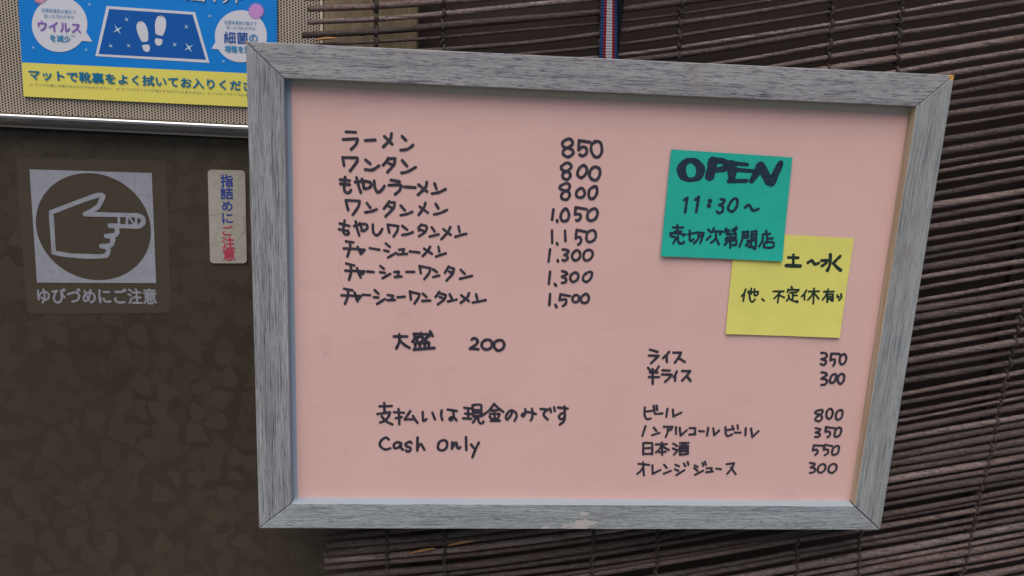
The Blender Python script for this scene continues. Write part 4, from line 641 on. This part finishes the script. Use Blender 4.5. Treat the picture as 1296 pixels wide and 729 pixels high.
# ------------------------------------------------------------------ the sliding door on the left
DY = 0.060
door = thing('sliding_door', 'brown glass sliding door with a perforated metal upper part and a polished steel rail', 'door', W(-560, -1400, DY))
XL, XR = -960.0, -175.0
bm = bmesh.new(); add_box(bm, W(XL, -1390, DY), W(XR + 60, 96, DY + 0.006))
obj('glass_panel', bm, M['glass'], door, label='dark brown glass with a faint petal pattern')
bm = bmesh.new(); add_box(bm, W(XL, 101, DY), W(XR - 0.9, 640, DY + 0.004))
obj('perforated_panel', bm, M['perforated'], door, label='beige metal sheet punched with small round holes')
def slope_z(x): return 103.35 + (x + 370.8) * (102.15 - 103.35) / 149.1
bm = bmesh.new()
y0 = DY - 0.010
prof = [(DY, 0.2), (y0 + 0.0022, 0.0), (y0 + 0.0009, -0.5), (y0 + 0.0003, -1.3), (y0, -2.6), (y0, -5.4), (y0 + 0.0002, -7.2), (y0 + 0.0010, -8.3), (DY, -8.6)]
prev = None
for x in (XL, XR + 60):
    ring = [bm.verts.new(W(x, slope_z(x) + dz, yy)) for yy, dz in prof]
    if prev:
        for k in range(len(prof) - 1): bm.faces.new((prev[k], ring[k], ring[k + 1], prev[k + 1]))
        bm.faces.new(prev[::-1]); bm.faces.new(ring)
    prev = ring
bmesh.ops.recalc_face_normals(bm, faces=bm.faces)
obj('metal_rail', bm, M['steel'], door)
bm = bmesh.new(); add_box(bm, W(XL, slope_z(-300) - 10.6, DY - 0.003), W(XR + 60, slope_z(-300) - 8.0, DY + 0.0005))
obj('seal', bm, M['dark_gap'], door)
bm = bmesh.new(); add_box(bm, W(XR + 1.6, 108, DY - 0.006), W(-115, 640, DY + 0.03), 0.0008)
obj('stile', bm, M['bronze'], door)
bm = bmesh.new(); add_box(bm, W(XR - 0.6, 108, DY - 0.0065), W(XR + 1.3, 640, DY + 0.004), 0.0004)
obj('edge_bead', bm, M['bright_edge'], door)
bm = bmesh.new(); add_box(bm, W(XL - 50, -1398, DY - 0.004), W(XL - 0.5, 640, DY + 0.03), 0.001)
obj('stile', bm, M['bronze'], door)

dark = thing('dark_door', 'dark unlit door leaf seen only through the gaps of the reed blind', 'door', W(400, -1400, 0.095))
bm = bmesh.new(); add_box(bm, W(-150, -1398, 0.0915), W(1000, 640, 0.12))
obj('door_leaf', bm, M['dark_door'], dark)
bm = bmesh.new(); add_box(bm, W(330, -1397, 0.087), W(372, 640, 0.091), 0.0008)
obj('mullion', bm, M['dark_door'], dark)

# ------------------------------------------------------------------ the poster on the perforated panel
PY = DY - 0.0016
def cxz(pts): return sum(p[0] for p in pts) / len(pts), sum(p[1] for p in pts) / len(pts)
px, pz = cxz(POSTER)
po = thing('poster', 'blue and yellow printed poster with white footprints on a doormat', 'poster', W(px, POSTER[3][1], DY))
plate('sheet', POSTER, PY, M['poster_blue'], po, 0.0014)
e = 0.00012
plate('bottom_band', BAND, PY - e, M['poster_yellow'], po)
def shrink(pts, k):
    a, b = cxz(pts); return [(a + (x - a) * k, b + (z - b) * k) for x, z in pts]
plate('doormat_border', MAT_OUT, PY - 1.4 * e, M['poster_white'], po)
plate('doormat', MAT_IN, PY - 2 * e, M['mat_blue'], po)
for a, b in ((SOLE_A, HEEL_A), (SOLE_B, HEEL_B)):
    bm = bmesh.new(); add_plate(bm, rounded(a, 1.2, 3), PY - 3 * e); add_plate(bm, rounded(b, 1.0, 3), PY - 3 * e)
    obj('footprint', bm, M['poster_white'], po)
for b, t in ((BUBBLE_A, TAIL_A), (BUBBLE_B, TAIL_B)):
    bm = bmesh.new(); add_plate(bm, b, PY - 2 * e); add_plate(bm, t, PY - 2.2 * e)
    obj('speech_bubble', bm, M['poster_white'], po)
plate('germ', GERM_A, PY - 4 * e, M['germ_red'], po)
plate('germ', GERM_B, PY - 4 * e, M['germ_pink'], po)
for x, z, r in STARS:
    pts = []
    for k in range(8):
        a = math.radians(32 + 45 * k); q = r * (1.0 if k % 2 == 0 else 0.20)
        pts.append((x + q * math.cos(a), z + q * math.sin(a)))
    plate('sparkle', pts, PY - 4 * e, M['star_white'], po)
sh = dict(M); sh['print_white'] = M['print_shadow']
printed([(s, x + 0.5, z - 0.35, wd, ht, an, k) for (s, x, z, wd, ht, an, k) in POSTER_TEXT if k == 'print_white'], PY - 1.5 * e, po, 'lettering_shade', 0.03, None, sh)
printed(POSTER_TEXT, PY - 5 * e, po, 'lettering', 0.034)

# ------------------------------------------------------------------ the two stickers on the glass
GY = DY
cx, cz = cxz(FILM)
fs = thing('warning_sticker', 'square sticker on the brown glass with a white pointing hand in a circle', 'sticker', W(cx, FILM[2][1], GY), 'stickers on the door glass')
plate('clear_film', rounded(FILM, 5.0), GY - 0.00025, M['film'], fs, 0.0002)
# the white square is cut out round the disc
bm = bmesh.new()
N = len(DISC)
sq = [Vector(p) for p in SQUARE]
cc = Vector(cxz(DISC))
def hit(d):
    best = None
    for i in range(4):
        a, b = sq[i], sq[(i + 1) % 4]; r = b - a
        den = d.x * r.y - d.y * r.x
        if abs(den) < 1e-9: continue
        q = a - cc; t = (q.x * r.y - q.y * r.x) / den; u = (q.x * d.y - q.y * d.x) / den
        if t > 0 and -1e-6 <= u <= 1 + 1e-6 and (best is None or t < best): best = t
    return cc + d * best
angs = sorted([math.atan2(p[1] - cc.y, p[0] - cc.x) for p in DISC] + [math.atan2(p.y - cc.y, p.x - cc.x) for p in sq])
rx = (max(p[0] for p in DISC) - min(p[0] for p in DISC)) / 2; rz = (max(p[1] for p in DISC) - min(p[1] for p in DISC)) / 2
inn, outr = [], []
for a in angs:
    d = Vector((math.cos(a), math.sin(a))); k = 1 / math.sqrt((d.x / rx) ** 2 + (d.y / rz) ** 2)
    i_ = cc + d * k; o_ = hit(d)
    if (o_ - cc).length < (i_ - cc).length: o_ = i_ + d * 0.05
    inn.append(bm.verts.new(W(i_.x, i_.y, GY - 0.0004))); outr.append(bm.verts.new(W(o_.x, o_.y, GY - 0.0004)))
for k in range(len(angs)):
    q = (k + 1) % len(angs); bm.faces.new((inn[k], outr[k], outr[q], inn[q]))
for f in bm.faces:
    f.normal_update()
    if f.normal.y > 0: f.normal_flip()
obj('white_square', bm, M['film_white'], fs)
writing(HAND, GY - 0.0004, M['film_white'], fs, None, 'hand_outline')
printed([FILM_TEXT], GY - 0.0004, fs, 'lettering', 0.03, None, {'film_white': M['film_text']})

cx, cz = cxz(TAG)
ts = thing('warning_label', 'narrow cream label on the brown glass with blue and red vertical characters', 'sticker', W(cx, TAG[2][1], GY), 'stickers on the door glass')
plate('plastic_strip', rounded(TAG, 2.6), GY - 0.0010, M['tag'], ts, 0.0009)
printed(TAG_TEXT, GY - 0.0012, ts, 'lettering', 0.022)

# ------------------------------------------------------------------ the reed blind
BY = 0.030
blind = thing('reed_blind', 'dark brown reed blind with black twined cords hanging behind the menu board', 'blind', W(170, 330, BY))
pairs = list(zip(SLAT_X, SLAT_Z))
while pairs[0][1] < 278: pairs.insert(0, (pairs[0][0] - 1.3, pairs[0][1] + random.uniform(5.9, 6.9)))
while pairs[-1][1] > -285: pairs.append((pairs[-1][0] + 1.3, pairs[-1][1] - random.uniform(6.2, 7.6)))
def slope(x):
    return 0.098 + 0.102 * min(1.0, max(0.0, (x + 150) / 255.0))
def rise(x0, x1):
    n = 12; h = (x1 - x0) / n
    return sum(slope(x0 + (k + 0.5) * h) * h for k in range(n))
def cord_x(c, z): return c[0] + (c[2] - c[0]) * (c[1] - z) / (c[1] - c[3])
CORDS = list(CORDS) + [(393, 20, 386, -180), (478, 25, 470, -175)]
slats = []
for i, (xk, zk) in enumerate(pairs):
    xa = (-180 + random.uniform(-4, 5)) if zk > 60 else (-172 + random.uniform(-1.5, 1.5)); xb = 520 + random.uniform(-5, 5)
    ph = [random.uniform(0, 6.28) for _ in range(3)]; tilt = random.uniform(-0.0035, 0.0035)
    dense = zk < -60
    r0 = random.choice((1.45, 1.7, 1.9, 2.1, 2.35)) * (1.15 if dense else 1.0)
    if random.random() < 0.12: r0 *= 0.72
    def zz(x, xk=xk, zk=zk, ph=ph, tilt=tilt):
        return zk + rise(xk, x) + tilt * (x - xk) + 0.6 * math.sin(x / 62.0 + ph[0]) - 0.6 * math.sin(xk / 62.0 + ph[0]) + 0.25 * math.sin(x / 21.0 + ph[2])
    def yy(x, ph=ph): return BY + 0.0009 * math.sin(x / 95.0 + ph[1])
    knots = [random.uniform(xa + 30, xb - 30) for _ in range(3)]
    xs = sorted(set([xa + (xb - xa) * k / 44 for k in range(45)] + [kx + d for kx in knots for d in (-2.2, -1.0, 0, 1.0, 2.2)]))
    P, Rr = [], []
    taper = random.uniform(-0.10, 0.10)
    for x in xs:
        r = r0 * (1 + taper * (x - 150) / 350 + 0.07 * math.sin(x / 23.0 + ph[2]) + random.uniform(-0.05, 0.05))
        for kx in knots:
            if abs(x - kx) < 1.5: r *= 1.13 if abs(x - kx) < 0.5 else 1.04
            elif abs(x - kx) < 2.6: r *= 0.97
        P.append(W(x, zz(x), yy(x))); Rr.append(r / 1000.0)
    Rr[0] *= random.uniform(0.5, 0.9)
    bm = bmesh.new(); add_tube(bm, P, Rr, 10)
    obj('slat', bm, M['reed'], blind, smooth=True)
    slats.append((zz, yy, r0))
for c in CORDS:
    for side in (0, 1):
        pts = []
        order = sorted(((zf(cord_x(c, pairs[i][1])), i) for i, (zf, yf, r0) in enumerate(slats)), reverse=True)
        for k, (z, i) in enumerate(order):
            x = cord_x(c, z); x = cord_x(c, slats[i][0](x))
            z = slats[i][0](x)
            s = 1 if (k + side) % 2 == 0 else -1
            yb = slats[i][1](x); rr = slats[i][2] / 1000.0 + 0.0007
            pts.append(W(x + 0.7 * s + random.uniform(-0.3, 0.3), z, yb - s * rr))
            if k + 1 < len(order):
                z2 = order[k + 1][0]
                if z - z2 > 3.0: pts.append(W(cord_x(c, (z + z2) / 2) + random.uniform(-0.6, 0.6), (z + z2) / 2, yb + random.uniform(-0.0004, 0.0004)))
        # smooth the path
        Q = []
        for k in range(len(pts) - 1):
            p0, p1, p2, p3 = pts[max(k - 1, 0)], pts[k], pts[k + 1], pts[min(k + 2, len(pts) - 1)]
            for t in (0, 0.33, 0.67):
                Q.append(0.5 * ((2 * p1) + (p2 - p0) * t + (2 * p0 - 5 * p1 + 4 * p2 - p3) * t * t + (3 * p1 - p0 - 3 * p2 + p3) * t ** 3))
        Q.append(pts[-1])
        bm = bmesh.new(); add_tube(bm, Q, [0.00112 * (1 + 0.22 * math.sin(q * 1.7)) for q in range(len(Q))], 7)
        obj('cord', bm, M['cord'], blind, smooth=True)
# split ends where the reed has broken and shows its pale inside
for (xa, za, xb, zb, r) in ((-115, -187.4, -95, -182.9, 1.05), (-87, -180.8, -67, -176.6, 1.1), (-176, 155.2, -162, 157.2, 0.9), (-172, 150.4, -160, 150.8, 0.9)):
    n = 10; P = []; Rr = []
    for k in range(n + 1):
        t = k / n
        P.append(W(xa + (xb - xa) * t, za + (zb - za) * t + 0.5 * math.sin(t * 3.1), BY - 0.0030)); Rr.append(max(0.00008, r / 1000 * math.sin(math.pi * (0.04 + 0.92 * t)) ** 0.6))
    bm = bmesh.new(); add_tube(bm, P, Rr, 7)
    obj('split_fibre', bm, M['split_reed'], blind, smooth=True)
bm = bmesh.new(); add_box(bm, W(-190, 380, BY - 0.006), W(530, 396, BY + 0.012), 0.001)
obj('top_batten', bm, M['reed'], blind)

# ------------------------------------------------------------------ the menu board
board = thing('menu_board', 'handwritten menu board with a pink sheet in a weathered grey wooden frame', 'menu board', W(0, 0, 0))
OX, OZ, IX, IT, IB = 210.0, 152.6, 189.2, 133.2, -134.6
TH, PD = 0.018, 0.0084
gap = 0.15
def rail_mesh(quad, inner, mi_inner):
    """a mitred rail: outline on the wall plane, bevelled long edges, its inner edge in its own paint"""
    bm = bmesh.new()
    f = add_plate(bm, quad, 0.0, TH)
    bmesh.ops.recalc_face_normals(bm, faces=bm.faces)
    fr = [q for q in bm.faces if q.normal.y < -0.9][0]
    bmesh.ops.bevel(bm, geom=list(fr.edges), offset=0.0005, segments=2, affect='EDGES', profile=0.6)
    bm.faces.ensure_lookup_table()
    for q in bm.faces:
        q.normal_update(); c = q.calc_center_median()
        if inner(q.normal) and q.calc_area() > 1e-4: q.material_index = mi_inner
    return bm
g_ = gap
rails = [
    ('frame_top', [(-OX + g_, OZ), (OX - g_, OZ), (IX - g_, IT), (-IX + g_, IT)], lambda n: n.z < -0.9, 'inner_paint'),
    ('frame_bottom', [(-OX + g_ * 2, -OZ), (-IX + g_ * 3, IB), (IX - g_ * 4.5, IB), (OX - g_ * 4.0, -OZ)], lambda n: n.z > 0.9, 'inner_paint'),
    ('frame_left', [(-OX, OZ - g_ * 2.0), (-IX, IT - g_ * 2.0), (-IX, IB + g_ * 1.6), (-OX, -OZ + g_ * 1.6)], lambda n: n.x > 0.9, 'inner_paint'),
    ('frame_right', [(OX, OZ - g_), (OX, -OZ + g_ * 1.6), (IX, IB + g_ * 1.6), (IX, IT - g_)], lambda n: n.x < -0.9, 'bare_wood')]
for key, quad, inner, ip in rails:
    obj('frame_rail', rail_mesh(quad, inner, 1), [M[key], M[ip]], board)
bm = bmesh.new(); add_box(bm, W(-IX - 6, IB - 6, PD), W(IX + 6, IT + 6, PD + 0.004))
obj('backing_panel', bm, M['backing'], board)
plate('edge_strip', [(-IX - 1, IB), (-185.6, IB), (-185.6, IT - 1), (-IX - 1, IT - 1)], PD - 0.0002, mat('pale_blue_strip', (0.29, 0.345, 0.42), 0.5), board)
# the pink sheet sits a little low and to the right, leaving a strip of the backing bare
SX0, SX1, SZ0, SZ1 = -186.3, IX + 3, IB - 3, 128.4
bm = bmesh.new()
nx, nz = 60, 44
grid = []
for j in range(nz + 1):
    row = []
    for i in range(nx + 1):
        x = SX0 + (SX1 - SX0) * i / nx; z = SZ0 + (SZ1 - SZ0) * j / nz
        wav = 0.00012 * math.sin(x / 31.0 + 1) * math.sin(z / 27.0)
        if j == nz: z += 0.35 * math.sin(x / 60.0) - (x + 20) * 0.004
        row.append(bm.verts.new(W(x, z, PD - 0.0003 + wav * 0.6)))
    grid.append(row)
for j in range(nz):
    for i in range(nx): bm.faces.new((grid[j][i], grid[j][i + 1], grid[j + 1][i + 1], grid[j + 1][i]))
pink = obj('menu_sheet', bm, M['pink'], board, smooth=True)
WY = PD - 0.00055
for name, text in WRITING:
    if name[:2] in ('T:', 'Y:'): continue
    writing(text, WY, M['ink'], pink, 'handwritten line for ' + name)
# old scrape marks and stray pen specks
bm = bmesh.new()
for s in ('-169.5,-36.6,0.5 -165.6,-33.9,0.6', '-169.3,-34.4,0.35 -166.6,-33.2,0.45', '-165.9,-29.0,0.4 -164.8,-27.8,0.5 -165.6,-26.2,0.4', '-165.0,-30.4,0.4 -163.9,-29.4,0.45'):
    add_stroke(bm, s, WY)
obj('scrape', bm, sheet('scraped_paper', (0.66, 0.45, 0.43), 0.6), pink)

# ------------------------------------------------------------------ sticky notes
def note(name, label, quad, y, m, curl, parts, ink):
    a, b = cxz(quad)
    t = thing(name, label, 'sticky note', W(a, b, y), 'sticky notes on the menu sheet')
    def lift_at(u, v): return curl * max(0, v - 0.55) ** 2 * 4.9 * (0.45 + 0.55 * abs(2 * u - 1)) + 0.00016 * math.sin(u * 5 + 1) * math.sin(v * 4) + 0.00012 * math.exp(-((u - 0.31 - 0.05 * v) / 0.03) ** 2) * max(0, v - 0.55)
    bm = bmesh.new(); n = 32
    q = [Vector(p) for p in quad]           # TL TR BR BL
    rows = []
    for j in range(n + 1):
        v = j / n; row = []
        for i in range(n + 1):
            u = i / n
            p = (q[0] * (1 - u) + q[1] * u) * (1 - v) + (q[3] * (1 - u) + q[2] * u) * v
            row.append(bm.verts.new(W(p.x, p.y, y - lift_at(u, v))))
        rows.append(row)
    for j in range(n):
        for i in range(n): bm.faces.new((rows[j][i], rows[j + 1][i], rows[j + 1][i + 1], rows[j][i + 1]))
    pap = obj('paper', bm, m, t, smooth=True)
    ex, ez = q[1] - q[0], q[3] - q[0]
    det = ex.x * ez.y - ex.y * ez.x
    def surf(x, z):
        dx, dz = x - q[0].x, z - q[0].y
        return lift_at((dx * ez.y - dz * ez.x) / det, (dz * ex.x - dx * ex.y) / det)
    for nm, text in parts: writing(text, y - 0.00012, ink, pap, 'handwritten words ' + nm, surf=surf)
    return t
note('sticky_note', 'yellow square sticky note tucked under the corner of the green one', YELLOW, 0.0073, M['yellow'], 0.0009, [(n[2:], s) for n, s in WRITING if n[:2] == 'Y:'], M['ink_green'])
note('sticky_note', 'teal green square sticky note with thick OPEN lettering', TEAL, 0.0064, M['teal'], 0.0010, [(n[2:], s) for n, s in WRITING if n[:2] == 'T:'], M['ink_note'])

# ------------------------------------------------------------------ the ribbon the board hangs from
rb = thing('hanging_ribbon', 'red white and blue woven ribbon rising behind the top of the frame', 'ribbon', W(3, 150, 0.022))
def strap(name, rows, cols, mats, cup):
    """rows: (x_left, x_right, z, y); cols: stripe limits 0..1"""
    bm = bmesh.new(); vs = []
    for (xl, xr, z, y) in rows:
        vs.append([bm.verts.new(W(xl + (xr - xl) * u, z, y + cup * (2 * u - 1) ** 2)) for u in cols])
    for j in range(len(rows) - 1):
        for i in range(len(cols) - 1):
            f = bm.faces.new((vs[j][i], vs[j][i + 1], vs[j + 1][i + 1], vs[j + 1][i])); f.material_index = i
    bmesh.ops.solidify(bm, geom=bm.faces[:], thickness=0.0006)
    return obj(name, bm, mats, rb)
rows = []
for k in range(41):
    t = k / 40.0; z = 140 + 250 * t
    sway = 0.10 * math.sin(t * 9)
    up = min(1.0, max(0.0, (z - 152) / 36.0))
    rows.append((-4.0 - 1.2 * up + sway, 7.2 - 3.1 * up + sway, z, 0.0205))
strap('striped_band', rows, [0, 0.19, 0.34, 0.69, 0.84, 1.0], [M['web_blue'], M['web_red'], M['web_white'], M['web_red'], M['web_blue']], 0.0007)
rows2 = [(0.0 + 0.02 * (z - 152), 8.6 + 0.02 * (z - 152) - 0.9 * min(1, max(0, (180 - z) / 30.0)), z, 0.0235) for z in [140 + 250 * k / 40.0 for k in range(41)]]
strap('backing_band', rows2, [0, 0.7, 0.78, 1.0], [M['web_black'], M['web_navy'], M['web_black']], 0.0004)
